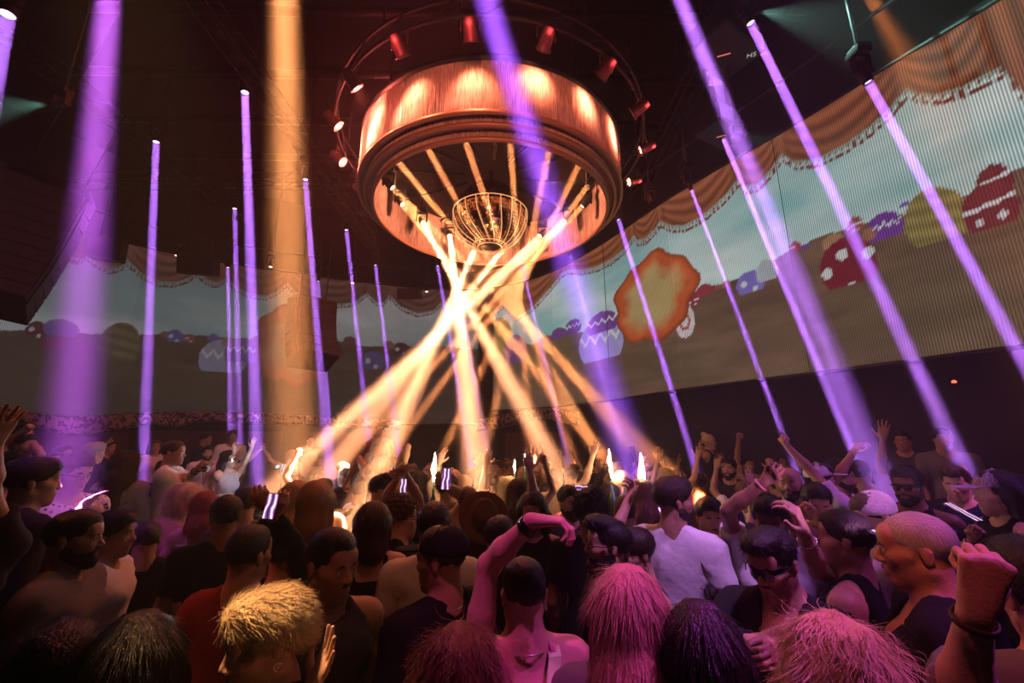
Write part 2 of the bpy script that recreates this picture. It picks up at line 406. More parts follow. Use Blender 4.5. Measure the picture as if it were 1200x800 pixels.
# arched cornice under the left screen, cream with dark leaf scrollwork
def cornice(name, pts_top, pts_bot, label):
    m = bpy.data.materials.new('leaf_scroll_plaster'); m.use_nodes = True; nt = m.node_tree; bs = nt.nodes['Principled BSDF']; L = nt.links.new
    tc = nt.nodes.new('ShaderNodeTexCoord'); n = nt.nodes.new('ShaderNodeTexNoise'); n.inputs['Scale'].default_value = 7; n.inputs['Detail'].default_value = 4; n.inputs['Distortion'].default_value = 1.6
    L(tc.outputs['Object'], n.inputs['Vector']); r = nt.nodes.new('ShaderNodeValToRGB'); r.color_ramp.elements[0].position = 0.45; r.color_ramp.elements[0].color = (0.03, 0.015, 0.02, 1)
    r.color_ramp.elements[1].position = 0.52; r.color_ramp.elements[1].color = (0.40, 0.27, 0.25, 1); L(n.outputs['Fac'], r.inputs[0]); L(r.outputs[0], bs.inputs['Base Color'])
    bs.inputs['Roughness'].default_value = 0.7
    T = sorted(wall_sz(*p) for p in pts_top); B = sorted(wall_sz(*p) for p in pts_bot)
    ss = np.linspace(max(T[0][0], B[0][0]), min(T[-1][0], B[-1][0]), 90)
    zt = np.interp(ss, [a for a, _ in T], [c for _, c in T]); zb = np.interp(ss, [a for a, _ in B], [c for _, c in B])
    k = np.array([0.15, 0.7, 0.15]); zt = np.convolve(np.pad(zt, 1, mode='edge'), k, 'valid'); zb = np.convolve(np.pad(zb, 1, mode='edge'), k, 'valid')
    b = MB(); vs = []
    for s, a, c in zip(ss, zt, zb):
        x0, y0 = wall_xy(s, -0.3); x1, y1 = wall_xy(s, 0.18)
        x2, y2 = wall_xy(s, 0.26)
        vs += [(x0, y0, c), (x1, y1, c), (x2, y2, c+0.05), (x2, y2, a-0.05), (x1, y1, a), (x0, y0, a)]
    fs = []
    for i in range(len(ss)-1):
        for j in range(6): p, q = i*6+j, i*6+(j+1) % 6; fs.append((p, p+6, q+6, q))
    b.add(vs, fs); o = b.build(name, m); tag(o, kind='structure'); return o
cornice('trim_1', [(-30, 472), (30, 482), (70, 489), (110, 487), (150, 484), (220, 482), (300, 484), (400, 489), (470, 492)],
        [(-30, 484), (30, 497), (70, 510), (110, 511), (150, 502), (175, 497), (205, 501), (240, 494), (300, 496), (400, 500), (470, 504)], 'x')
cornice('trim_2', [(560, 492), (590, 486), (620, 479), (645, 478), (670, 482)], [(560, 505), (590, 500), (620, 491), (645, 491), (670, 497)], 'x')
# red booth recesses behind the crowd, under the screens
REDW = mat('oxblood_booth_wall', (0.09, 0.02, 0.02), 0.7, noise=0.3, nscale=3)
for k, (a, c) in enumerate([((20, 520), (150, 520)), ((170, 520), (330, 520)), ((360, 520), (480, 520)), ((590, 520), (660, 520))]):
    s0 = wall_sz(*a)[0]; s1 = wall_sz(*c)[0]
    o = ribbon('wall_left_recess', s0, s1, 0.0, 2.45, -0.1, REDW, 20); struct(o)
# ------------------------------------------------------------------ the round chandelier stage
DC = Vector((-0.37, 6.95, 0))
ORD = ['first', 'second', 'third', 'fourth', 'fifth', 'sixth', 'seventh', 'eighth', 'ninth', 'tenth', 'eleventh', 'twelfth', 'thirteenth', 'fourteenth', 'fifteenth', 'sixteenth', 'seventeenth', 'eighteenth', 'nineteenth', 'twentieth',
       'twenty-first', 'twenty-second', 'twenty-third', 'twenty-fourth', 'twenty-fifth', 'twenty-sixth', 'twenty-seventh', 'twenty-eighth', 'twenty-ninth', 'thirtieth']
def bead_material():
    m = bpy.data.materials.new('bead_curtain_strands'); m.use_nodes = True; nt = m.node_tree; bs = nt.nodes['Principled BSDF']; L = nt.links.new
    tc = nt.nodes.new('ShaderNodeTexCoord'); mp = nt.nodes.new('ShaderNodeMapping'); mp.inputs['Scale'].default_value = (16, 16, 1.6); L(tc.outputs['Object'], mp.inputs[0])
    n = nt.nodes.new('ShaderNodeTexNoise'); n.inputs['Scale'].default_value = 3.0; n.inputs['Detail'].default_value = 3; L(mp.outputs[0], n.inputs['Vector'])
    r = nt.nodes.new('ShaderNodeValToRGB'); r.color_ramp.elements[0].position = 0.3; r.color_ramp.elements[0].color = (0.36, 0.20, 0.14, 1); r.color_ramp.elements[1].position = 0.7; r.color_ramp.elements[1].color = (0.80, 0.66, 0.55, 1)
    L(n.outputs['Fac'], r.inputs[0]); L(r.outputs[0], bs.inputs['Base Color']); bs.inputs['Roughness'].default_value = 0.35; bs.inputs['Specular IOR Level'].default_value = 0.8
    bs.inputs['Transmission Weight'].default_value = 0.0
    return m
BEADM = bead_material()
def bead_ring(name, R, z0, z1, parent, strands=540, seed=0):
    r = random.Random(seed); b = MB(); n = strands*2; rows = 7; vs = []; fs = []
    for k in range(n):
        a = 2*PI*k/n; rr = R+(0.011 if k % 2 else -0.006)+r.uniform(-.003, .003); dz = r.uniform(-0.012, 0.012)
        for j in range(rows+1):
            t = j/rows; q = rr+(0.004 if j % 2 else 0)
            vs.append((q*math.cos(a), q*math.sin(a), (z0+dz)*(1-t)+z1*t))
    for k in range(n):
        for j in range(rows):
            a = k*(rows+1)+j; c = ((k+1) % n)*(rows+1)+j; fs.append((a, c, c+1, a+1))
    b.add(vs, fs, 0, False)
    return b.build(name, BEADM, parent)
drum = empty('bead_chandelier', (DC.x, DC.y, 5.9)); tag(drum, 'huge round bead-curtain chandelier stage piece glowing orange under the ceiling', 'chandelier')
def dz(z): return z-5.9
BRASS = mat('warm_brass_hoop', (0.55, 0.26, 0.14), 0.45, 0.4)
bead_ring('outer_bead_curtain', 2.28, dz(6.28), dz(7.08), drum, 620, 1)
bead_ring('middle_bead_curtain', 2.17, dz(6.18), dz(7.0), drum, 580, 2)
bead_ring('inner_bead_curtain', 2.04, dz(6.07), dz(7.05), drum, 540, 3)
for R, z, n in ((2.29, 6.27, 'outer_hoop'), (2.18, 6.17, 'middle_hoop'), (2.05, 6.05, 'inner_hoop')):
    b = MB(); b.lathe([(R-0.03, -0.02), (R+0.02, -0.02), (R+0.02, 0.03), (R-0.03, 0.03), (R-0.03, -0.02)], 120, (0, 0, dz(z))); b.build(n, BRASS, drum)
for R0, R1, z, n in ((2.05, 2.16, 6.20, 'lower_soffit'), (2.18, 2.27, 6.31, 'upper_soffit')):
    b = MB(); b.lathe([(R0, 0), (R1, 0), (R1, 0.02), (R0, 0.02)], 96, (0, 0, dz(z))); b.build(n, mat('soffit_fabric', (0.5, 0.24, 0.16), 0.8), drum)
b = MB(); b.lathe([(0.001, 0.06), (2.31, 0.06), (2.31, -0.02), (0.001, -0.02)], 96, (0, 0, dz(7.12))); b.build('top_lid', BLACKM, drum)
b = MB(); b.lathe([(0.001, 0), (1.98, 0), (1.98, 0.05), (0.001, 0.05)], 96, (0, 0, dz(6.98))); b.build('inner_ceiling', mat('black_rig_panel', (0.02, 0.010, 0.010), 0.8, 0.0, noise=0.5, nscale=4, bump=0.6, bscale=6), drum)
for k in range(6):
    a = 2*PI*k/6+0.3
    b = MB(); b.tube([(1.9*math.cos(a), 1.9*math.sin(a), dz(7.15)), (1.9*math.cos(a), 1.9*math.sin(a), dz(9.98))], 0.02, 8); b.build('hanging_rod', BLACKM, drum)
for k in range(12):           # radial ribs and lamp boxes seen dark inside
    a = 2*PI*k/12+0.12
    b = MB(); c, s = math.cos(a), math.sin(a); b.tube([(0.5*c, 0.5*s, dz(6.9)), (1.95*c, 1.95*s, dz(6.9))], 0.03, 6); b.build('radial_rib', BLACKM, drum)

# mirror ball with gold ribs
ball = empty('mirror_ball', (DC.x-0.02, 6.9, 6.07)); tag(ball, 'mirror ball with golden curved ribs hanging in the middle of the chandelier', 'mirror ball')
def tiled_sphere(R, th0, th1, rows, n):
    b = MB()
    for i in range(rows):
        a0 = th0+(th1-th0)*i/rows; a1 = th0+(th1-th0)*(i+1)/rows; g = 0.006
        m = max(6, int(n*math.sin((a0+a1)/2)))
        for k in range(m):
            p0 = 2*PI*(k+0.06)/m; p1 = 2*PI*(k+0.94)/m; q0 = a0+(a1-a0)*0.06; q1 = a0+(a1-a0)*0.94
            t = Vector((rnd.uniform(-1, 1), rnd.uniform(-1, 1), rnd.uniform(-1, 1)))*0.006
            vs = [Vector((R*math.sin(q)*math.cos(p), R*math.sin(q)*math.sin(p), R*math.cos(q))) for q, p in ((q0, p0), (q1, p0), (q1, p1), (q0, p1))]
            vs[0] += t; vs[2] -= t
            b.add(vs, [(0, 1, 2, 3)])
    return b
tiled_sphere(0.60, 0.02, PI/2-0.05, 16, 70).build('upper_tiles', mat('red_brown_mirror_tile', (0.30, 0.12, 0.10), 0.15, 0.9), ball)
tiled_sphere(0.63, PI/2, PI-0.3, 14, 84).build('lower_tiles', mat('gold_mirror_tile', (0.75, 0.5, 0.28), 0.16, 1.0), ball)
b = MB(); b.lathe([(0.001, 0.59), (0.3, 0.52), (0.52, 0.29), (0.585, 0.0), (0.6, -0.02), (0.52, -0.32), (0.3, -0.53), (0.001, -0.6)], 40); b.build('core', mat('dark_ball_core', (0.04, 0.015, 0.012), 0.5, 0.5), ball)
GOLDL = mat('glint_gold_tube', (0.9, 0.6, 0.3), 0.3, 0.6, emit=(1.0, 0.50, 0.22), estr=0.7)  # beam glints on ribs and hoops put in as a faint glow
for k in range(20):
    a = 2*PI*k/20; b = MB(); pts = []
    for j in range(13):
        th = PI/2-0.04+(PI/2-0.35)*j/12; aa = a+0.35*(j/12)**2; R = 0.665
        pts.append((R*math.sin(th)*math.cos(aa), R*math.sin(th)*math.sin(aa), R*math.cos(th)))
    b.tube(pts, 0.008, 6); b.build('gold_rib', GOLDL, ball)
for R, z in ((0.665, 0.03), (0.30, -0.6), (0.22, -0.63)):
    b = MB(); b.tube([(R*math.cos(2*PI*k/40), R*math.sin(2*PI*k/40), z) for k in range(41)], 0.009, 6, cap=False); b.build('hoop', GOLDL, ball)
b = MB(); b.tube([(0, 0, 0.58), (0, 0, 0.92)], 0.03, 8); b.build('hanger', BLACKM, ball)

# ------------------------------------------------------------------ lamps
LENSP = mat('violet_lens', (0.3, 0.2, 0.4), 0.2, emit=(0.75, 0.5, 1.0), estr=4)
LENSA = mat('amber_lens', (0.5, 0.3, 0.1), 0.2, emit=(1.0, 0.6, 0.25), estr=5)
LENSW = mat('white_lens', (0.5, 0.5, 0.5), 0.2, emit=(0.75, 1.0, 0.9), estr=8)
LENSR = mat('red_par_lens', (0.5, 0.3, 0.2), 0.2, emit=(1.0, 0.42, 0.26), estr=9)
def moving_head(name, loc, d, r, lens, label, up=None, grp=None, s=1.0):
    """beam lamp: the lens centre sits at loc, the beam leaves along d"""
    d = Vector(d).normalized(); loc = Vector(loc); R = rot_to(-d)
    piv = loc - d*(0.17*s); root = empty(name, piv); tag(root, label, 'stage lamp', grp)
    h = MB(); h.lathe([(0.001, 0.16*s), (r*0.75, 0.16*s), (r*1.15, 0.10*s), (r*1.25, -0.02*s), (r*1.2, -0.15*s), (r*1.02, -0.175*s), (r*1.0, -0.14*s)], 16, (0, 0, 0), R); head = h.build('lamp_head', BLACKM, root)
    l = MB(); l.lathe([(0.001, -0.138*s), (r*0.98, -0.138*s)], 16, (0, 0, 0), R); l.build('lens', lens, head)
    ax = Vector((1, 0, 0)); y = MB(); w_ = r*1.25+0.03
    for sx in (-1, 1): y.box((sx*w_, 0, 0.09*s), (0.025, 0.07, 0.24*s))
    y.box((0, 0, 0.215*s), (2*w_+0.025, 0.08, 0.03)); y.build('yoke', BLACKM, root)
    bs = MB(); bs.box((0, 0, 0.28*s), (2*w_*0.95, 0.2*s, 0.10*s)); bs.build('base', BLACKM, root)
    top = up if up else 9.99
    if top > piv.z+0.33*s:
        p = MB(); p.tube([(0, 0, 0.33*s), (0, 0, top-piv.z)], 0.018, 6); p.build('drop_pole', BLACKM, root)
    return root
def beam(px_top, depth, size, spread, power, color, lens=LENSP, end=None, dirv=None, label='', start_z=None, lampname='beam_lamp'):
    P = at_depth(px_top[0], px_top[1], depth)
    d = Vector(dirv) if dirv is not None else (end-P)
    d = d.normalized()
    if start_z: P = P + d*((start_z-P.z)/d.z)
    moving_head(lampname, P, d, size/2, lens, label)
    return area_beam(lampname+'_light', P+d*0.012, P+d, size*0.96, spread, power, color)
DDOWN = Vector(-(CF*500 + np.array([1., 0, 0])*(-360) + CU*1700)).normalized()
PB = [  # pixel of the lamp, depth, lens size, power
    (8, 18, 4.6, .14, 80), (183, 167, 8.6, .12, 80), (287, 109, 7.7, .13, 110), (275, 245, 10.8, .11, 60), (267, 314, 11.6, .10, 60), (358, 211, 8.3, .10, 70), (373, 330, 12.2, .10, 50), (406, 270, 12, .11, 70), (440, 311, 12.6, .10, 60),
    (513, 312, 12.5, .10, 60), (535, 330, 12.8, .12, 60), (612, 310, 11.6, .09, 50), (668, 299, 10.6, .07, 50), (725, 258, 9.6, .10, 90), (810, 222, 7.7, .06, 60), (848, 162, 7.0, .08, 100), (880, 28, 5.4, .10, 90), (1018, 97, 5.25, .10, 100)]
for i, (x, y, dep, sz, pw) in enumerate(PB):
    beam((x, y), dep, sz, 1.2, pw, PURPLE, dirv=DDOWN, label='black moving-head lamp dropping a slim violet beam, %s from the left' % ORD[sorted(q[0] for q in PB).index(x)])
# the broad beams that enter from above the frame
beam((127, 0), 4.0, .17, 3.0, 90, (0.62, 0.13, 0.9), dirv=DDOWN, start_z=7.6, label='moving-head lamp with broad violet beam over the man in patterned shirt')
beam((570, 0), 3.9, .20, 3.5, 190, (0.38, 0.10, 1.0), end=at_y(745, 560, 4.6), start_z=7.8, label='moving-head lamp with wide violet beam crossing the bead chandelier')
beam((797, 0), 4.0, .10, 2.2, 110, PURPLE, end=at_y(1030, 560, 3.7), start_z=7.8, label='moving-head lamp with bright violet beam ending at the sequin cap')
beam((333, 0), 3.6, .17, 4.4, 200, (1.0, 0.35, 0.11), LENSA, end=at_y(345, 560, 3.8), start_z=7.8, label='moving-head lamp with thick straight amber beam before the left screen')
beam((1018, -6), 6.0, .14, 14, 24, (1.0, 0.28, 0.05), LENSA, end=Vector(at_depth(1085, 110, 5.3)), label='moving-head lamp throwing short orange cone at the right valance')

# sixteen amber lamps under the chandelier, crossing under the ball
CROSS = Vector((-0.42, 6.85, 4.38))
NRING = 16
def rim_word(k, n, ph, R, cap):
    """where a lamp sits on the round rig as the photograph shows it"""
    px = []
    for j in range(n):
        a = 2*PI*(j+ph)/n; px.append((math.sin(a) > 0, project((DC.x+R*math.cos(a), DC.y+R*math.sin(a), 6.7))[0], j))
    same = sorted(p for p in px if p[0] == px[k][0]); return '%s from the left on the %s rim' % (ORD[[p[2] for p in same].index(k)], 'far' if px[k][0] else 'near')
for k in range(NRING):
    a = 2*PI*(k+0.5)/NRING; S = Vector((DC.x+1.72*math.cos(a), DC.y-0.05+1.72*math.sin(a), 6.45+0.05*math.sin(k*2.1)))
    tw = a+PI/2; T = CROSS+Vector((0.58*math.cos(tw), 0.50*math.sin(tw), 0.10*math.sin(k*1.7)))
    d = (T-S).normalized(); far = math.sin(a)
    root = moving_head('ring_lamp', S, d, 0.055, LENSA, 'amber lamp in the ring under the chandelier, %s' % rim_word(k, NRING, .5, 1.72, 0), up=6.95, s=0.8)
    area_beam('ring_lamp_light', S+d*0.012, S+d, 0.10, 2.0 if far < 0.2 else 3.0, 120 if far < 0.2 else 230, AMBER if far < 0.2 else (1.0, 0.38, 0.17))

# red and orange PAR cans in a hoop around the drum
hoop = empty('par_truss', (DC.x, DC.y, 7.3)); tag(hoop, 'dark circular pipe truss around the bead chandelier holding red lamps', 'truss')
for R, z in ((2.72, 0.0), (2.72, 0.28)):
    b = MB(); b.tube([(R*math.cos(2*PI*k/72), R*math.sin(2*PI*k/72), z) for k in range(73)], 0.025, 6, cap=False); b.build('ring_pipe', BLACKM, hoop)
for k in range(24):
    a = 2*PI*k/24; c, s = math.cos(a), math.sin(a); b = MB(); b.tube([(2.72*c, 2.72*s, 0), (2.72*math.cos(a+.13), 2.72*math.sin(a+.13), .28)], 0.014, 5); b.build('brace', BLACKM, hoop)
for k in range(6):
    a = 2*PI*k/6; c, s = math.cos(a), math.sin(a); b = MB(); b.tube([(2.72*c, 2.72*s, .28), (2.72*c, 2.72*s, 2.69)], 0.018, 5); b.build('hanger', BLACKM, hoop)
PARBODY = mat('red_lit_par_body', (0.10, 0.05, 0.05), 0.45, 0.4)
def par_can(loc, target, label, lens=LENSR, grp=None):
    loc = Vector(loc); d = (Vector(target)-loc).normalized(); R = rot_to(-d); root = empty('par_can', loc); tag(root, label, 'stage lamp', grp)
    h = MB(); h.lathe([(0.001, 0.15), (0.07, 0.14), (0.085, 0.05), (0.09, -0.09), (0.105, -0.10), (0.105, -0.12), (0.085, -0.12), (0.085, -0.09)], 14, (0, 0, 0), R); hd = h.build('can', PARBODY, root)
    l = MB()
    for q in range(7):
        r0 = 0 if q == 6 else 0.055; aa = q*PI/3; cc = R @ Vector((r0*math.cos(aa), r0*math.sin(aa), -0.098)); l.lathe([(0.001, 0), (0.024, 0)], 8, cc, R)
    l.build('led_cells', lens, hd)
    y = MB(); side = (R @ Vector((1, 0, 0)));
    pts = [side*0.12, side*0.12+Vector((0, 0, 0.18)), -side*0.12+Vector((0, 0, 0.18)), -side*0.12]; y.tube(pts, 0.009, 5); y.build('bracket', PARBODY, root)
    return root
for k in range(18):
    a = 2*PI*(k+0.35)/18; c, s = math.cos(a), math.sin(a)
    P = Vector((DC.x+2.74*c, DC.y+2.74*s, 7.04)); T = Vector((DC.x+1.9*c, DC.y+1.9*s, 6.32 if c < .25 else 6.7))
    par_can(P, T, 'red lamp on the outer round pipe, %s' % rim_word(k, 18, .35, 2.74, 0))
    d = (T-P).normalized()
    spot('par_can_light', P+d*0.13, T, 84, 160, (1.0, 0.27, 0.15), 1.0, 0.08)
    l = bpy.data.lights.new('added_spill_light', 'POINT'); l.energy = 75 if (c < -.6 and s < .5) else 6; l.color = (1.0, 0.07, 0.07) if c > -.6 else (1.0, .13, .09); l.shadow_soft_size = .06  # point lamp added by each can to redden the haze
    o = bpy.data.objects.new('added_spill_light', l); COL.objects.link(o); o.location = P+Vector((c*.16, s*.16, -.02)) if c > -.6 else P+d*.18
# warm lamps inside the drum, on the beads from within
for k in range(8):
    a = 2*PI*k/8; l = bpy.data.lights.new('drum_inner_light', 'SPOT'); l.energy = 135; l.color = (1.0, 0.33, 0.18); l.spot_size = math.radians(110); l.shadow_soft_size = 0.08; l.spot_blend = 0.9
    o = bpy.data.objects.new('drum_inner_light', l); COL.objects.link(o); o.location = (DC.x+1.0*math.cos(a), DC.y+1.0*math.sin(a), 6.75)
    o.rotation_euler = Vector((math.cos(a), math.sin(a), -0.35)).to_track_quat('-Z', 'Y').to_euler()
# general downlight added below the drum to light the dancers
spot('added_down_light', (DC.x, DC.y, 5.3), (DC.x, DC.y-0.8, 0), 120, 230, (1.0, 0.25, 0.07), 0.8, 0.2)

# pale lamps with cones out to the sides
for (px, dep, end, pw, ang, lab) in (((889, 13), 5.6, (1075, 45, 5.4), 1500, 46, 'small pale green lamp high up, its cone fanning over the right valance'),
                                     ((57, 122), 5.0, (-40, 128, 4.6), 700, 50, 'small pale teal lamp on the upper left with a cone to the side'),
                                     ((872, 160), 6.2, (930, 170, 6.3), 150, 50, 'small white lamp glinting beside the flat ceiling panel')):
    P = at_depth(px[0], px[1], dep); T = at_depth(*end); d = (T-P).normalized()
    moving_head('side_lamp', P, d, 0.035, LENSW, lab, s=0.6); spot('side_lamp_light', P+d*0.02, T, ang, pw, (0.45, 1.0, 0.8), 0.9, 0.02)

# hanging line arrays
GRILLE = mat('black_speaker_grille', (0.02, 0.018, 0.02), 0.6, 0.2, bump=0.5, bscale=200)
def line_array(name, label, base, tilt0, dt, n, wd, hg, dp, yaw, top):
    root = empty(name, base, yaw); tag(root, label, 'loudspeaker')
    p = Vector((0, 0, 0)); t = tilt0
    for k in range(n):
        R = Euler((t, 0, 0)).to_matrix(); c = p + R @ Vector((0, 0, hg/2))
        b = MB(); m = len(b.v); b.box(c, (wd, dp, hg*0.94), R); cab = b.build('cabinet', BLACKM, root)
        g = MB(); g.box(c+R @ Vector((0, -dp/2-0.012, 0)), (wd*0.93, 0.02, hg*0.8), R); g.build('front_grille', GRILLE, cab)
        for sx in (-1, 1):
            r_ = MB(); r_.box(c+R @ Vector((sx*(wd/2+0.012), -dp*0.3, 0)), (0.02, 0.06, hg*0.9), R); r_.build('rigging_plate', BLACKM, cab)
        p = p + R @ Vector((0, 0, hg)); t -= dt
    b = MB(); b.box(p+Vector((0, 0, 0.05)), (wd, dp, 0.07)); b.build('fly_frame', BLACKM, root)
    for sx in (-0.35, 0.35):
        c = MB(); c.tube([p+Vector((sx*wd, 0, 0.08)), (sx*wd, p.y, top-base[2])], 0.012, 5); c.build('chain', BLACKM, root)
    return root
A = at_depth(-28, 352, 6.0)
line_array('line_array', 'big curved hanging stack of black loudspeaker cabinets at the upper left', A, -0.42, -0.075, 9, 1.0, 0.235, 0.7, math.radians(38), 10).rotation_euler = (0, .16, math.radians(38))
A = at_depth(368, 424, 9.0)
line_array('line_array', 'smaller tapered hanging loudspeaker stack beside the amber beam, before left screen', A, -0.5, -0.09, 6, 0.85, 0.24, 0.6, math.radians(50), 10)
# flat dark panels and boxes on the ceiling grid, pipes and trusses
def slab_box(name, px, dep, size, rz, label, cat, tilt=0.0, pole=True):
    P = at_depth(px[0], px[1], dep); root = empty(name, P, rz); tag(root, label, cat)
    b = MB(); b.box((0, 0, 0), size, Euler((tilt, 0, 0)).to_matrix()); b.build('cabinet', BLACKM, root)
    g = MB(); g.box(Euler((tilt, 0, 0)).to_matrix() @ Vector((0, 0, -size[2]/2-0.01)), (size[0]*0.94, size[1]*0.94, 0.015), Euler((tilt, 0, 0)).to_matrix()); g.build('grille', GRILLE, root)
    if pole:
        c = MB()
        for sx in (-1, 1): c.tube([(sx*size[0]*.3, 0, size[2]/2), (sx*size[0]*.3, 0, 9.98-P.z)], 0.012, 5)
        c.build('suspension', BLACKM, root)
    return root
s1 = slab_box('ceiling_speaker', (848, 52), 6.3, (0.95, 0.65, 0.3), 0.55, 'flat black cabinet above the right screen, upper one of two', 'loudspeaker')
s2 = slab_box('ceiling_speaker', (845, 148), 7.0, (0.75, 0.5, 0.3), 0.5, 'flat black cabinet above the right screen, lower one of two', 'loudspeaker')
fc = bpy.data.curves.new('cabinet_marking', 'FONT'); fc.body = 'H5'; fc.size = .11; fc.extrude = .002; fc.align_x = 'CENTER'
ft = bpy.data.objects.new('t', fc); COL.objects.link(ft); bpy.context.view_layer.update(); fm = bpy.data.meshes.new_from_object(ft.evaluated_get(bpy.context.evaluated_depsgraph_get())); bpy.data.objects.remove(ft); fm.materials.clear()
fo = bpy.data.objects.new('cabinet_marking', fm); link(fo, s1); fo.location = (.36, -.18, -.19); fo.rotation_euler = (PI, 0, -.9); fm.materials.append(mat('pale_marking', (.8, .9, .8), .5, emit=(.7, .9, .75), estr=.35))  # white label with a faint glow put into its material
REDL = mat('dim_pink_strip', (0.5, 0.1, 0.1), 0.4, emit=(1.0, 0.25, 0.25), estr=0.6)
for o, w_ in ((s1, .18), (s2, .14)):
    b = MB(); b.box((0.0, 0.02, -0.175), (w_, 0.015, 0.01), Euler((0, 0, -0.9)).to_matrix()); b.build('indicator_strip', REDL, o)
slab_box('wedge_speaker', (233, 311), 10.25, (0.75, 0.4, 0.42), 0.2, 'small black box speaker hanging over the left valance', 'loudspeaker', 0.3)
slab_box('wedge_speaker', (480, 344), 12.6, (0.62, 0.4, 0.3), -0.1, 'small dark box hanging over the valance left of the chandelier beams', 'loudspeaker', 0.3)
slab_box('wedge_speaker', (126, 292), 10.2, (0.6, 0.5, 0.5), 0.5, 'dark clustered box above the valance beside the large loudspeaker stack', 'loudspeaker', 0.2)
GLINT = mat('warm_lamp_glint', (0.5, 0.3, 0.2), 0.3, emit=(1.0, 0.5, 0.35), estr=4)
for i, (px, dep) in enumerate((((207, 300), 10.6), ((317, 313), 11.4), ((413, 332), 12.3), ((500, 342), 12.8), ((265, 296), 11.0), ((372, 318), 12.0), ((1020, 84), 5.4), ((808, 212), 7.9), ((765, 238), 8.4), ((700, 275), 9.6))):
    P = at_depth(px[0], px[1], dep)
    moving_head('spot_lamp', P, (0.15, -0.35, -0.9), 0.05, GLINT if i < 4 else BLACKM, 'small idle stage lamp above the LED valance, %s from the left' % ORD[sorted([207, 317, 413, 500, 265, 372, 1020, 808, 765, 700]).index(px[0])], s=0.9)
PIPE = mat('ceiling_pipe', (0.02, 0.013, 0.014), 0.5, 0.5)
def truss(p, q, label, h=0.3):
    p = Vector(p); q = Vector(q); root = empty('ceiling_truss', p); tag(root, label, 'truss'); d = q-p; n = max(4, int(d.length/0.45)); side = d.cross(Vector((0, 0, 1))).normalized()*h/2; up = Vector((0, 0, h/2))
    for sgn, su in ((-1, -1), (1, -1), (-1, 1), (1, 1)):
        b = MB(); b.tube([side*sgn+up*su, d+side*sgn+up*su], 0.022, 6); b.build('chord', PIPE, root)
    b = MB()
    for i in range(n):
        a = d*(i/n); c = d*((i+1)/n)
        for sgn in (-1, 1): b.tube([a+side*sgn-up, c+side*sgn+up], 0.012, 4)
        b.tube([a-side-up, c+side-up], 0.012, 4)
    o = b.build('lattice', PIPE, root); o['kind'] = 'stuff'
TR = [((-9, 3.0, 8.2), (7, 3.0, 8.2), 'first lattice truss across the ceiling, before the chandelier'), ((-11, 9.6, 8.6), (6, 9.6, 8.6), 'lattice truss across the ceiling behind the chandelier'),
      ((-4.6, 2, 8.5), (-4.6, 13, 8.5), 'lattice truss running lengthwise beside the thick amber beam'), ((3.2, 2.5, 8.3), (3.2, 10, 8.3), 'lattice truss running lengthwise above the right screen'), ((-8.2, 3, 8.6), (-8.2, 11.5, 8.6), 'lattice truss running lengthwise near the big loudspeaker stack')]
for a, c, l in TR: truss(a, c, l)
for i in range(7):
    y = 3.2+i*1.35; b = MB(); b.tube([(-11+0.4*i, y, 9.6), (6.0-0.3*i, y+0.3, 9.6)], 0.09, 8); o = b.build('ceiling_duct', PIPE); tag(o, 'dark round pipe running across the black ceiling, %s row back' % ORD[i], 'pipe')
# rail pipe along the valance where the lamps hang
x, y = wall_xy(np.linspace(6, SMAX-2, 60), 0.75); b = MB(); b.tube([(float(a), float(c), 7.75) for a, c in zip(x, y)], 0.03, 6); tag(b.build('lamp_rail', PIPE), 'long thin pipe above the LED screens holding small lamps', 'pipe')
b = MB(); P = at_depth(1118, 447, 5.2); b.lathe([(0.001, 0.02), (0.02, 0.01), (0.025, -0.01), (0.001, -0.02)], 10, P); o = b.build('exit_lamp', mat('small_red_bulb', (.5, .05, .05), .4, emit=(1, .1, .05), estr=3)); tag(o, 'tiny red lamp on the dark wall below the right screen', 'lamp')
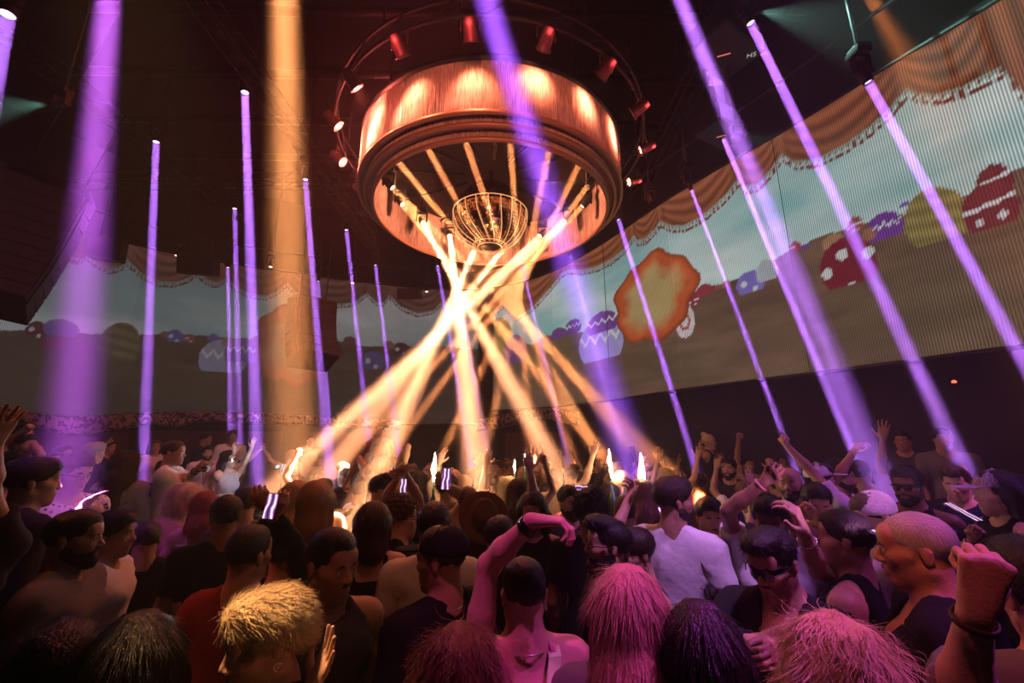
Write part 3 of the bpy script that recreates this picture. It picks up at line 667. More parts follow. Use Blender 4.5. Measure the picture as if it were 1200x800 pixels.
# ------------------------------------------------------------------ people: signed distance fields turned into one continuous skin
BIG = 0.08
class Field:
    def __init__(s, lo, hi, h):
        s.lo = np.array(lo, np.float32); s.h = h; s.n = tuple(int(math.ceil((b-a)/h))+1 for a, b in zip(lo, hi)); s.a = np.full(s.n, BIG, np.float32)
    def _reg(s, lo, hi, pad):
        i0 = [max(0, int((l-pad-o)/s.h)) for l, o in zip(lo, s.lo)]; i1 = [min(n, int((u+pad-o)/s.h)+2) for u, o, n in zip(hi, s.lo, s.n)]
        if any(a >= b for a, b in zip(i0, i1)): return None
        g = [(s.lo[k]+s.h*np.arange(i0[k], i1[k], dtype=np.float32)) for k in range(3)]
        return tuple(slice(a, b) for a, b in zip(i0, i1)), g[0][:, None, None], g[1][None, :, None], g[2][None, None, :]
    def op(s, f, lo, hi, k, mode='add'):
        r = s._reg(lo, hi, k+2.5*s.h+0.004)
        if r is None: return s
        sl, x, y, z = r; d = f(x, y, z); a = s.a[sl]
        if mode == 'add':
            h = np.maximum(k-np.abs(a-d), 0)/k; s.a[sl] = np.minimum(a, d)-h*h*k*0.25
        elif mode == 'cut':
            d = -d; h = np.maximum(k-np.abs(a-d), 0)/k; s.a[sl] = np.maximum(a, d)+h*h*k*0.25
        return s
    def cap(s, a, b, ra, rb=None, k=0.012, mode='add', T=None):
        rb = ra if rb is None else rb
        a = np.array(T @ Vector(a) if T else a, np.float32); b = np.array(T @ Vector(b) if T else b, np.float32); ba = b-a; L2 = float(ba @ ba)+1e-9
        def f(x, y, z):
            px, py, pz = x-a[0], y-a[1], z-a[2]; t = np.clip((px*ba[0]+py*ba[1]+pz*ba[2])/L2, 0, 1)
            return np.sqrt((px-ba[0]*t)**2+(py-ba[1]*t)**2+(pz-ba[2]*t)**2)-(ra+(rb-ra)*t)
        m = max(ra, rb); return s.op(f, np.minimum(a, b)-m, np.maximum(a, b)+m, k, mode)
    def ell(s, c, r, k=0.012, mode='add', T=None):
        if T:
            M = T.to_3x3(); c = np.array(T @ Vector(c), np.float32); Q = np.array(M.transposed(), np.float32)
        else: c = np.array(c, np.float32); Q = np.eye(3, dtype=np.float32)
        def f(x, y, z):
            px, py, pz = x-c[0], y-c[1], z-c[2]
            u = Q[0, 0]*px+Q[0, 1]*py+Q[0, 2]*pz; v = Q[1, 0]*px+Q[1, 1]*py+Q[1, 2]*pz; w_ = Q[2, 0]*px+Q[2, 1]*py+Q[2, 2]*pz
            k0 = np.sqrt((u/r[0])**2+(v/r[1])**2+(w_/r[2])**2); k1 = np.sqrt((u/r[0]**2)**2+(v/r[1]**2)**2+(w_/r[2]**2)**2)+1e-6
            return k0*(k0-1)/k1
        m = max(r); return s.op(f, c-m, c+m, k, mode)
    def whole(s, f, mode='cut', k=0.006):
        return s.op(f, s.lo, s.lo+s.h*np.array(s.n), k, mode)
    def mesh(s, name, adapt=0.25, smooth=True):
        g = vdb.FloatGrid(BIG); g.copyFromArray(np.ascontiguousarray(s.a, np.float32))
        p, t, q = g.convertToPolygons(0.0, adapt); p = p*s.h+s.lo
        nt_, nq = len(t), len(q)
        loops = np.concatenate([t.ravel(), q.ravel()]).astype(np.int32); tot = np.concatenate([np.full(nt_, 3), np.full(nq, 4)]).astype(np.int32)
        st = np.concatenate([[0], np.cumsum(tot)[:-1]]).astype(np.int32) if len(tot) else np.zeros(0, np.int32)
        # orientation: flip if the volume comes out negative
        tri = np.concatenate([t, q[:, :3], q[:, [0, 2, 3]]]) if nq else t
        vol = np.einsum('ij,ij->i', p[tri[:, 0]], np.cross(p[tri[:, 1]], p[tri[:, 2]])).sum()
        if vol < 0:
            loops = np.concatenate([t[:, ::-1].ravel(), q[:, ::-1].ravel()]).astype(np.int32)
        me = bpy.data.meshes.new(name); me.vertices.add(len(p)); me.vertices.foreach_set('co', p.ravel().astype(np.float32))
        me.loops.add(len(loops)); me.loops.foreach_set('vertex_index', loops); me.polygons.add(len(tot)); me.polygons.foreach_set('loop_start', st)
        me.polygons.foreach_set('use_smooth', np.ones(len(tot), bool)); me.update(calc_edges=True); return me, p
def wob(x, y, z, f=60.0, s=0.0):
    return np.sin(x*f+1.3*np.sin(z*f*.7+s))*np.sin(y*f*1.1+s)+0.5*np.sin(z*f*1.7+x*f*.6+s)

HANDS = {'relaxed': ((18, 25, 18), 0.15), 'fist': ((75, 95, 60), 0.0), 'open': ((6, 8, 5), 1.0), 'half': ((35, 45, 30), 0.3), 'hold': ((45, 60, 35), 0.1), 'point': ((75, 95, 60), 0.0)}
def hand(F, w_, d, n, thumb, kind, sc=1.0, k=0.004):
    """w_: wrist, d: direction of the hand, n: palm normal, thumb: +1/-1 side along d x n"""
    d = Vector(d).normalized(); n = (Vector(n)-d*Vector(n).dot(d)).normalized(); sd = d.cross(n)*thumb; w_ = Vector(w_); curl, splay = HANDS[kind]
    offs = (0.030, 0.010, -0.011, -0.030); lens = (0.092, 0.098, 0.094, 0.085); F.cap(w_-d*0.01, w_+d*0.03, 0.024*sc, 0.022*sc, 0.01)
    PH = ((.042, .025, .020), (.046, .029, .021), (.043, .027, .020), (.034, .021, .018))
    for i in range(4):
        K = w_+sd*offs[i]*sc+d*lens[i]*sc; F.cap(w_+sd*offs[i]*0.5*sc+d*0.02*sc, K, 0.016*sc, 0.0125*sc, 0.012)
        p = K; a = 0; r = 0.0092*sc*(0.88 if i == 3 else 1)
        for j in range(3):
            c = curl[j] if not (kind == 'point' and i == 0) else 5
            a += math.radians(c+(3*i if kind in ('relaxed', 'half') else 0)); dr = (d*math.cos(a)+n*math.sin(a)+sd*(1.5-i)*0.13*splay).normalized(); q = p+dr*PH[i][j]*sc
            F.cap(p, q, r, r*0.9, k if j else 0.006); p = q; r *= 0.93
    b = w_+d*0.022*sc+sd*0.022*sc
    if kind in ('fist', 'point'): dirs = ((d*0.7+sd*0.45+n*0.55), (d*0.35-sd*0.5+n*0.5), (-sd*0.9+d*0.2+n*0.15))
    elif kind == 'hold': dirs = ((d*0.6+sd*0.5+n*0.6), (d*0.6+n*0.7), (d*0.5+n*0.6-sd*0.3))
    else: dirs = ((d*0.55+sd*0.75+n*0.3), (d*0.75+sd*0.55+n*0.15), (d*0.85+sd*0.4+n*0.1))
    r = 0.0145*sc
    for dr, L_ in zip(dirs, (0.042, 0.032, 0.026)):
        q = b+dr.normalized()*L_*sc; F.cap(b, q, r, r*0.85, 0.008 if r > 0.013 else k); b = q; r *= 0.85

def head_prims(F, T, fem=False, k=0.012):
    """head frame: crown +.118, chin -.118, face towards -Y"""
    j = 0.9 if fem else 1.0
    F.ell((0, .014, .036), (.075, .095, .082), 0.02, T=T); F.ell((0, -.030, -.028), (.060*j, .062, .082), 0.02, T=T)
    for s in (-1, 1):
        F.cap((s*.050*j, .012, -.050), (s*.012, -.066, -.096), .022, .019, 0.025, T=T)
        F.cap((s*.040, -.064, -.016), (s*.056, -.035, -.008), .021, .018, 0.02, T=T)
        F.ell((s*.075, .016, -.004), (.008, .016, .029), 0.006, T=T)
        F.cap((s*.077, .022, .016), (s*.080, .027, .008), .005, .005, 0.004, T=T)
    F.cap((0, -.070, -.100), (0, -.074, -.092), .019, .018, 0.02, T=T)
    F.cap((-.036, -.080, .022), (.036, -.080, .022), .011, .011, 0.018, T=T)
    F.ell((0, -.070, .050), (.055, .025, .035), 0.02, T=T)
    for s in (-1, 1): F.ell((s*.031, -.099, .002), (.019, .017, .012), 0.012, 'cut', T=T)
    F.cap((0, -.084, .014), (0, -.107, -.026), .0075, .0115, 0.012, T=T)
    for s in (-1, 1): F.ell((s*.012, -.099, -.031), (.009, .011, .008), 0.006, T=T)
    F.ell((0, -.083, -.062), (.026, .015, .018), 0.015, T=T)
    F.cap((-.019, -.090, -.0545), (0, -.097, -.052), .0055, .007, 0.004, T=T); F.cap((.019, -.090, -.0545), (0, -.097, -.052), .0055, .007, 0.004, T=T)
    F.cap((-.016, -.0895, -.0665), (.016, -.0895, -.0665), .0075, .0075, 0.005, T=T)
    F.cap((-.021, -.097, -.0595), (.021, -.097, -.0595), .0022, .0022, 0.003, 'cut', T=T)
    for s in (-1, 1):                        # eyelids
        F.cap((s*.018, -.0895, .0085), (s*.044, -.083, .0075), .0052, .0045, 0.005, T=T); F.cap((s*.019, -.088, -.0075), (s*.043, -.083, -.006), .0040, .0035, 0.005, T=T)

def default_arm(s): return dict(e=(s*.255, .015, 1.13), w=(s*.235, -.11, .90), hd=None, n=None, hand='relaxed')
def arm_joints(spec, s, fem):
    sw = .165 if fem else .188
    S = Vector((s*sw, .005, 1.405)); A = spec.get('+' if s > 0 else '-') or default_arm(s)
    E = Vector(A['e']); W = Vector(A['w']); up = max(0, min(1, (E.z-S.z)/0.28)); S = S+Vector((-s*0.02*up, 0, 0.045*up))
    E = S+(E-S).normalized()*.285; W = E+(W-E).normalized()*.25
    return S, E, W, A
def fit_arm(spec, s, fem, target_e, target_w):
    return None
def torso(F, e=0.0, fem=False, k=0.05):
    sx = 0.88 if fem else 1.0
    F.ell((0, .0, .95), (.165*(1.0 if fem else 1)+e, .115+e, .13+e), k); F.ell((0, .0, 1.10), ((.125 if fem else .145)+e, .10+e, .15+e), k)
    F.ell((0, .005, 1.28), (.163*sx+e, .112+e, .17+e), k)
    F.cap((-.135*sx, .01, 1.395), (.135*sx, .01, 1.395), .062+e, .062+e, k)
    if fem:
        for s in (-1, 1): F.ell((s*.07, -.085, 1.27), (.062+e, .06+e, .062+e), 0.03)
    else:
        for s in (-1, 1): F.ell((s*.075, -.075, 1.32), (.075+e, .05+e, .06+e), 0.04)
    for s in (-1, 1): F.cap((s*.025, .030, 1.482), (s*.14*sx, .014, 1.425), .044+e*.6, .050+e*.8, .04)
BODY_N = [0]
def head_T(hr): 
    y, p, r = [math.radians(a) for a in hr]
    # p > 0 looks down, y > 0 turns the face to the figure's left (+X)
    M = Matrix.Rotation(y, 4, 'Z') @ Matrix.Rotation(r, 4, 'Y') @ Matrix.Rotation(p, 4, 'X')
    return Matrix.Translation((0, .022, 1.50)) @ M @ Matrix.Translation((0, -.015, .125))
def build_body(spec, h=0.008):
    """spec: fem, head (yaw, pitch, roll), '+' and '-' arms, hand kinds; returns the mesh of the whole body"""
    fem = spec.get('fem', False); T = head_T(spec.get('head', (0, 0, 0)))
    J = {s: arm_joints(spec, s, fem) for s in (-1, 1)}
    pts = [Vector((-.26, -.22, 0)), Vector((.26, .16, 1.80))]
    for s in (-1, 1):
        S, E, W, A = J[s]; hd = (W-E).normalized() if A.get('hd') is None else Vector(A['hd']).normalized(); tip = W+hd*.2
        for p in (E, W, tip): pts += [p-Vector((.07,)*3), p+Vector((.07,)*3)]
    lo = [min(p[i] for p in pts) for i in range(3)]; hi = [max(p[i] for p in pts) for i in range(3)]
    F = Field(lo, hi, h); torso(F, 0, fem)
    F.cap((0, .028, 1.44), (0, .024, 1.50), .064 if not fem else .052, .058 if not fem else .047, .03)
    nb = T @ Vector((0, .022, -.055)); F.cap((0, .024, 1.49), nb, .060 if not fem else .047, .058 if not fem else .047, .03)
    head_prims(F, T, fem)
    for s in (-1, 1):
        S, E, W, A = J[s]; q = 0.88 if fem else 1.0
        F.cap((s*.10, .01, 1.39), S, .05*q, .055*q, .05); F.cap(S, S+(E-S)*.45, .054*q, .046*q, .03); F.cap(S+(E-S)*.45, E, .046*q, .037*q, .02)
        F.cap(E, E+(W-E)*.35, .037*q, .040*q, .02); F.cap(E+(W-E)*.35, W, .040*q, .0245*q, .02)
        hd = (W-E).normalized() if A.get('hd') is None else Vector(A['hd']).normalized()
        n = Vector(A['n']) if A.get('n') is not None else Vector((-s, -.2, 0)) if hd.z < -.3 else Vector((0, -1, 0))
        if abs(n.normalized().dot(hd)) > .95: n = Vector((0, -1, .1)) if abs(hd.y) < .8 else Vector((0, 0, -1))
        th = A.get('thumb'); 
        if th is None:
            # thumb side: up/inward for that hand
            th = 1
            c = hd.cross(n - hd*n.dot(hd)); want = Vector((-s, 0, 0)) if hd.z > .2 else Vector((0, -1, 0)); th = 1 if c.dot(want) >= 0 else -1
        hand(F, W, hd, n, th, A.get('hand', 'relaxed'), 0.9 if fem else 1.0)
        # leg
        F.cap((s*.085, .0, .90), (s*.10, -.015, .50), .088, .056, .03); F.cap((s*.10, -.015, .50), (s*.105, .02, .34), .055, .055, .02); F.cap((s*.105, .02, .34), (s*.105, .02, .08), .055, .036, .02)
        F.cap((s*.105, .035, .045), (s*.125, -.13, .03), .036, .028, .02)
    me, p = F.mesh('body', spec.get('adapt', .25))
    # tint: lips, stubble, shaved scalp, painted from head-space position
    Ti = np.array(T.inverted()); P = p @ Ti[:3, :3].T + Ti[:3, 3]
    C = np.ones((len(p), 4), np.float32)
    x, y, z = P[:, 0], P[:, 1], P[:, 2]
    lips = np.exp(-((x/.021)**4+((z+.0595)/.011)**4))*(y < -.08)*(np.abs(z) < .1); C[:, 1] *= 1-.45*lips; C[:, 2] *= 1-.35*lips; C[:, 0] *= 1-.12*lips
    st = spec.get('stubble', 0)
    if st:
        m = 1/(1+np.exp((z+.048+.35*np.maximum(0, y+.03))*140))*(z > -.16)*(y < .045)*(np.abs(x) < .09)*(1-lips)
        C[:, :3] *= (1-st*m)[:, None]
    me.color_attributes.new('tint', 'FLOAT_COLOR', 'POINT').data.foreach_set('color', C.ravel())
    return me, J, T
def build_top(spec, kind, J, h=0.011):
    fem = spec.get('fem', False); e = 0.014
    long_ = kind in ('long', 'jacket', 'hoodie', 'openshirt'); lo = [-.30, -.24, .55 if kind == 'dress' else .80]; hi = [.30, .20, 1.52]
    for s in (-1, 1):
        S, E, W, A = J[s]; f = 1.0 if long_ else .45
        for p in ((E, W) if long_ else (S+(E-S)*.6,)):
            for i in range(3): lo[i] = min(lo[i], p[i]-.08); hi[i] = max(hi[i], p[i]+.08)
    F = Field(lo, hi, h); torso(F, e, fem, .05)
    if kind == 'dress': F.cap((0, 0, .95), (0, 0, .56), .17, .20, .06)
    else: F.cap((0, 0, 1.0), (0, 0, .90), .16, .165, .05) if not fem else None
    if kind not in ('tank', 'straps', 'dress', 'bra'):
        for s in (-1, 1):
            S, E, W, A = J[s]; q = 0.88 if fem else 1
            F.cap((s*.10, .01, 1.385), S, .055*q+e, .060*q+e, .05)
            if long_:
                F.cap(S, E, .058*q+e, .045*q+e, .03); F.cap(E, E+(W-E)*.9, .046*q+e, .030*q+e, .02)
                d = (W-E).normalized(); c = E+(W-E)*.92
            else:
                fr = .62 if kind != 'cap' else .4; F.cap(S, S+(E-S)*fr, .058*q+e, .056*q+e, .03)
                d = (E-S).normalized(); c = S+(E-S)*fr
            c = np.array(c); dn = np.array(d)
            low = E.z < S.z-.05 and not long_
            def fcut(x, y, z, c=c, dn=dn, low=low):        # flat sleeve end
                t = (x-c[0])*dn[0]+(y-c[1])*dn[1]+(z-c[2])*dn[2]; r = np.sqrt(np.maximum(0, (x-c[0])**2+(y-c[1])**2+(z-c[2])**2-t*t))
                q_ = np.maximum(-t, np.maximum(r-.10, t-.12)); return np.maximum(q_, .195-np.abs(x)) if low else q_
            F.op(fcut, c-.16, c+.16, .004, 'cut')
    hem = .86 if kind not in ('dress', 'bra') else (.58 if kind == 'dress' else 1.16)
    F.whole(lambda x, y, z: (z-hem)+0*x+0*y)
    # neckline
    if kind == 'jacket' or kind == 'hoodie':
        F.cap((0, .03, 1.47), (0, .0, 1.56), .068, .078, .01, 'cut'); 
    else:
        F.cap((0, .03, 1.545), (0, -.03, 1.515), .074, .078, .012, 'cut')
    if kind in ('openshirt', 'jacket', 'vneck'):
        zb = 1.02 if kind == 'openshirt' else (.9 if kind == 'jacket' else 1.28); wd = .05 if kind != 'vneck' else .04
        def f(x, y, z):
            wdt = wd*np.clip((z-zb)/.35, 0, 1.4); return np.maximum(np.maximum(np.abs(x)-wdt, y+.02), zb-z)
        F.op(f, (-.12, -.3, zb), (.12, 0, 1.55), .008, 'cut')
    if kind in ('tank', 'straps', 'bra', 'dress'):
        for s in (-1, 1):
            F.cap((s*.20, .0, 1.30), (s*(.185 if kind == 'tank' else .14), .0, 1.50), .05, .075 if kind == 'tank' else .085, .02, 'cut')
        if kind in ('straps', 'dress'):
            F.whole(lambda x, y, z: np.maximum(1.36-z, .012-np.abs(np.abs(x)-.085))+0*y)
    def wr(x, y, z): return 0
    F.a += (0.0035*wob(*[g for g in F._reg(F.lo, F.lo+F.h*np.array(F.n), 0)[1:]], f=26.0, s=BODY_N[0]*1.7)).astype(np.float32)*(np.abs(F.a) < .05)
    BODY_N[0] += 1
    return F.mesh('top', 0.3)[0]
def build_trousers(fem=False, skirt=False):
    F = Field([-.24, -.19, .05], [.24, .19, 1.02], .014)
    F.ell((0, 0, .95), (.180, .134, .13), .04)
    for s in (-1, 1):
        F.cap((s*.085, .0, .90), (s*.10, -.012, .50), .104, .078, .03); F.cap((s*.10, -.012, .50), (s*.105, .02, .09), .078, .064, .02)
    F.whole(lambda x, y, z: (z-.10)+0*x+0*y); F.whole(lambda x, y, z: (1.0-z)+0*x+0*y)
    return F.mesh('trousers', .4)[0]
def build_shoe():
    F = Field([-.07, -.2, -.02], [.07, .10, .13], .009)
    F.cap((0, .035, .05), (.012, -.14, .035), .046, .036, .02); F.cap((0, .03, .06), (0, .03, .10), .045, .042, .02)
    F.whole(lambda x, y, z: (z-.004)+0*x+0*y); F.whole(lambda x, y, z: (.115-z)+0*x+0*y); return F.mesh('shoe', .4)[0]

# ---- hair, all in the head frame
LIMY = [-.13, -.085, -.055, -.02, .01, .05, .12]; LIMZ = [.080, .062, .030, -.015, -.02, -.060, -.065]
def build_hair(style, h=0.0065, seed=0):
    F = Field([-.17, -.17, -.16], [.17, .22, .22], h) if style in ('short', 'fade', 'buzz', 'quiff', 'curly', 'bun', 'swept') else Field([-.20, -.17, -.52], [.20, .26, .22], h)
    lim = True
    if style == 'short': F.ell((0, .018, .048), (.086, .104, .088), .01); F.ell((0, -.045, .085), (.062, .055, .048), .03)
    elif style == 'buzz': F.ell((0, .015, .040), (.0785, .099, .0845), .01)
    elif style == 'fade': F.ell((0, .015, .040), (.0785, .099, .0845), .01); F.ell((0, .0, .078), (.070, .088, .058), .02)
    elif style == 'quiff': F.ell((0, .018, .045), (.082, .101, .086), .01); F.ell((0, -.04, .105), (.062, .070, .045), .02); F.cap((-.03, -.085, .105), (.03, -.09, .11), .025, .028, .02)
    elif style == 'curly': F.ell((0, .022, .060), (.10, .115, .098), .01)
    elif style == 'bun': F.ell((0, .016, .044), (.083, .102, .086), .01); F.ell((0, .075, .125), (.042, .042, .038), .01)
    elif style == 'swept': F.ell((0, .020, .048), (.086, .106, .090), .01); F.ell((0, .088, -.005), (.060, .050, .065), .04); F.ell((0, -.04, .095), (.060, .060, .045), .03)
    elif style == 'bob':
        F.ell((0, .022, .045), (.092, .108, .094), .02); F.cap((0, .055, .02), (0, .06, -.10), .085, .085, .04)
        for s in (-1, 1): F.cap((s*.072, -.005, .03), (s*.075, .0, -.11), .034, .036, .03)
        lim = False
    elif style in ('long', 'wavy', 'big'):
        g = {'long': 0, 'wavy': .01, 'big': .022}[style]
        F.ell((0, .020, .045), (.088+g, .106+g, .092+g*.6), .02); F.cap((0, .045, .02), (0, .085, -.12), .084+g, .080+g, .05); F.cap((0, .085, -.12), (0, .105, -.42), .075+g, .05+g, .05)
        for s in (-1, 1): F.cap((s*.065, .03, .03), (s*(.085+g), .03, -.16), .036+g*.5, .036+g*.5, .04); F.cap((s*(.085+g), .03, -.16), (s*.075, .06, -.36), .036+g*.5, .02, .03)
        lim = False
    if style == 'afro': F.ell((0, .03, .06), (.15, .15, .14), .01)
    reg = F._reg(F.lo, F.lo+F.h*np.array(F.n), 0); x, y, z = reg[1:]
    lz = np.interp(y, LIMY, LIMZ).astype(np.float32)
    if lim: d = lz - z - .0*x
    else:
        # keep the face clear: open window in front
        fw = np.maximum(np.abs(x)-.056, np.maximum(y+.005, z-.072+.12*np.abs(x)*6*np.abs(x)))
        d = -(fw+0*z); 
    k = .008; a = F.a; d = np.broadcast_to(d, a.shape); hh = np.maximum(k-np.abs(a-d), 0)/k
    F.a = (np.maximum(a, d)+hh*hh*k*.25).astype(np.float32)
    amp, f = {'curly': (.010, 95), 'wavy': (.0, 0), 'big': (.0, 0), 'afro': (.01, 80)}.get(style, (0, 0))
    nb = np.abs(F.a) < .05
    if amp: F.a += (amp*wob(x, y, z, f, seed)).astype(np.float32)*nb
    else:
        ang = np.arctan2(x, -(y-.03)); sw = {'wavy': .5, 'big': .8}.get(style, .10)
        fz = {'wavy': 34, 'big': 42}.get(style, 12); af = .0022 if style in ('long', 'bob', 'wavy', 'big') else .0012
        if style in ('big', 'wavy'): F.a += ((.010 if style == 'big' else .005)*wob(x, y, z*.6, 42, 2)).astype(np.float32)*nb
        if style in ('short', 'quiff'): F.a += (.0025*wob(x, y*.5, z, 130, seed)).astype(np.float32)*nb
        F.a += (af*np.sin(ang*34+sw*4*np.sin(z*fz+seed))+af*.6*np.sin(ang*71+z*25+seed)).astype(np.float32)*nb
    return F.mesh('hair', .2)[0]
def build_strands(n, length, wave, rad=.0035, seed=0, spread=1.0, curl=0.0, scalp=(.088, .106, .094)):
    """single locks that lie over the hair mass"""
    r = random.Random(seed); b = MB()
    for i in range(n):
        az = r.uniform(-2.2, 2.2); el = r.uniform(.15, 1.35)      # az 0 = back of the head
        st = Vector((math.sin(az)*math.cos(el)*scalp[0], math.cos(az)*math.cos(el)*scalp[1]+.020, math.sin(el)*scalp[2]+.045)); L_ = length*r.uniform(.75, 1.1)
        out = Vector((math.sin(az), math.cos(az), 0)); pts = []; ph = r.uniform(0, 6.28); amp = wave*r.uniform(.3, .9)
        fall = Vector((0, 0, 0))
        top = Vector((0, .01, scalp[2]+.048)); m = 12
        for j in range(m+1):
            t = j/m
            if t < .25:
                u = t/.25; p = (top*(1-u)+Vector((math.sin(az)*scalp[0]*1.03, math.cos(az)*scalp[1]*1.03+.02, .05))*u); c = Vector((0, .02, .045)); v = p-c
                kk = ((v.x/scalp[0])**2+(v.y/scalp[1])**2+(v.z/scalp[2])**2)**.5; p = c+v/kk*1.02
            else:
                u = (t-.25)/.75; p = Vector((math.sin(az)*scalp[0]*1.03, math.cos(az)*scalp[1]*1.03+.02, .05))+Vector((0, .04*u, -L_*u))+out*(.02*spread*u)
                p += Vector((math.sin(ph+u*9+curl*u*20), math.cos(ph*1.3+u*8+curl*u*20), 0))*amp*u**.6
            pts.append(p)
        rr = [rad*(1.0 if 0 < j < m-2 else .4) for j in range(m+1)]; b.tube(pts, rr, 4, cap=False, squash=.7)
    me = bpy.data.meshes.new('locks'); me.from_pydata(b.v, [], b.f); me.polygons.foreach_set('use_smooth', b.smooth); me.update(); return me

def strandmat(name, c, rough=.38, metal=0.0):
    return mat(name, c, rough, metal, noise=.35, nscale=14, bump=.35, bscale=160, stretch=(1, 1, .07), spec=.35)
HAIR = {'black': strandmat('black_hair', (.010, .007, .007)), 'dark brown': strandmat('dark_brown_hair', (.035, .018, .012)), 'brown': strandmat('brown_hair', (.09, .045, .025)), 'auburn': strandmat('auburn_hair', (.12, .03, .018)),
        'blonde': strandmat('blonde_hair', (.72, .54, .32)), 'grey': strandmat('grey_hair', (.42, .38, .36)), 'light brown': strandmat('light_brown_hair', (.38, .22, .13)), 'red': strandmat('red_hair', (.35, .08, .04))}
SKIN = [mat('skin_fair', (.62, .37, .27), .48, attr='tint', bump=.12, bscale=120, spec=.4), mat('skin_tan', (.45, .24, .16), .48, attr='tint', bump=.12, bscale=120, spec=.4),
        mat('skin_brown', (.26, .13, .085), .45, attr='tint', bump=.12, bscale=120, spec=.4), mat('skin_light', (.70, .45, .34), .48, attr='tint', bump=.12, bscale=120, spec=.4)]
CLOTH = {}
def cloth(c):
    if c in CLOTH: return CLOTH[c]
    cols = {'black': (.012, .012, .014), 'white': (.72, .70, .72), 'grey': (.16, .155, .16), 'maroon': (.16, .015, .02), 'navy': (.02, .025, .07), 'red': (.45, .03, .03), 'lilac': (.42, .34, .55), 'beige': (.5, .38, .26), 'dark grey': (.045, .045, .05),
            'pink': (.65, .25, .32), 'olive': (.10, .10, .05), 'cream': (.68, .58, .44), 'blue': (.05, .10, .28), 'brown': (.10, .055, .035), 'lime': (.55, .75, .35), 'light blue': (.4, .5, .65)}
    CLOTH[c] = mat(c.replace(' ', '_')+'_fabric', cols[c], .85, noise=.10, nscale=30, bump=.3, bscale=16, spec=.15); return CLOTH[c]
def pattern_mat(name, a, c, scale, kind='spots'):
    m = bpy.data.materials.new(name); m.use_nodes = True; nt = m.node_tree; bs = nt.nodes['Principled BSDF']; L = nt.links.new; tc = nt.nodes.new('ShaderNodeTexCoord')
    v = nt.nodes.new('ShaderNodeTexVoronoi'); v.inputs['Scale'].default_value = scale; L(tc.outputs['Object'], v.inputs['Vector']); r = nt.nodes.new('ShaderNodeValToRGB'); r.color_ramp.interpolation = 'CONSTANT'
    r.color_ramp.elements[0].color = (*a, 1); r.color_ramp.elements[1].position = .33; r.color_ramp.elements[1].color = (*c, 1); L(v.outputs['Distance'], r.inputs[0]); L(r.outputs[0], bs.inputs['Base Color']); bs.inputs['Roughness'].default_value = .8
    return m
CLOTH['patterned'] = pattern_mat('leaf_print_fabric', (.10, .02, .03), (.72, .62, .66), 38)
SEQ = mat('sequin_fabric', (.80, .76, .84), .30, 0.35, noise=.6, nscale=160, bump=1.0, bscale=200, spec=1.0)
CLOTH['silver'] = SEQ
TROUS = {False: build_trousers(False)}; TROUS[True] = TROUS[False]
SHOE = build_shoe()
HM = {s: build_hair(s) for s in ('short', 'fade', 'buzz', 'quiff', 'curly', 'bun', 'bob', 'long', 'wavy', 'big', 'swept')}
LOCKS = {'long': build_strands(420, .42, .004, .0017, 1), 'wavy': build_strands(420, .40, .014, .0019, 2, 1.3, .3), 'big': build_strands(480, .34, .022, .0021, 3, 2.4, .8, (.11, .125, .10))}
# ---- face extras, head frame
def uv_ball(b, c, r, n=12, mi=0, sy=1.0):
    prof = [(r*math.sin(PI*i/n), -r*math.cos(PI*i/n)) for i in range(n+1)]; prof[0] = (.0004, -r); prof[-1] = (.0004, r)
    b.lathe(prof, n, c, Euler((PI/2, 0, 0)).to_matrix(), mi)
EYEW = mat('eye_white', (.6, .56, .54), .25); EYED = mat('dark_iris', (.015, .008, .006), .12); BROW = mat('dark_brow_hair', (.02, .012, .01), .8)
def _me(b, name, m):
    o = bpy.data.meshes.new(name); o.from_pydata(b.v, [], b.f); o.materials.append(m); o.polygons.foreach_set('use_smooth', b.smooth); o.update(); return o
FACE = {}
for s in (-1, 1):
    b = MB(); uv_ball(b, (s*.031, -.0800, .0015), .0118); e1 = _me(b, 'eye', EYEW)
    b = MB(); uv_ball(b, (s*.0305, -.0868, .0015), .0058); e2 = _me(b, 'iris', EYED)
    b = MB(); b.tube([(s*.015, -.092, .019), (s*.030, -.093, .0245), (s*.047, -.082, .019)], [.003, .0042, .002], 6); e3 = _me(b, 'eyebrow', BROW)
    FACE[s] = (e1, e2, e3)
def beard_mesh(full=True):
    F = Field([-.09, -.13, -.15], [.09, .06, .0], .006)
    if full:
        F.ell((0, -.030, -.035), (.066, .070, .088), .01)
        for s in (-1, 1): F.cap((s*.052, .012, -.048), (s*.012, -.070, -.100), .027, .026, .02)
        F.cap((0, -.076, -.102), (0, -.078, -.095), .026, .024, .02)
        r = F._reg(F.lo, F.lo+F.h*np.array(F.n), 0); x, y, z = r[1:]
        top = np.interp(y, [-.12, -.08, -.05, -.01, .03], [-.045, -.048, -.050, -.02, -.01]); F.a = np.maximum(F.a, (z-top)+0*x).astype(np.float32); F.a = np.maximum(F.a, (y-.018)+0*x+0*z).astype(np.float32)
        F.ell((0, -.105, -.060), (.024, .022, .010), .004, 'cut'); F.a += (.002*wob(x, y, z, 160)).astype(np.float32)
    for s in (-1, 1): F.cap((s*.003, -.100, -.044), (s*.027, -.088, -.053), .0055, .004, .004)
    return F.mesh('beard' if full else 'moustache', .2)[0]
BEARD = beard_mesh(True); TASH = beard_mesh(False)
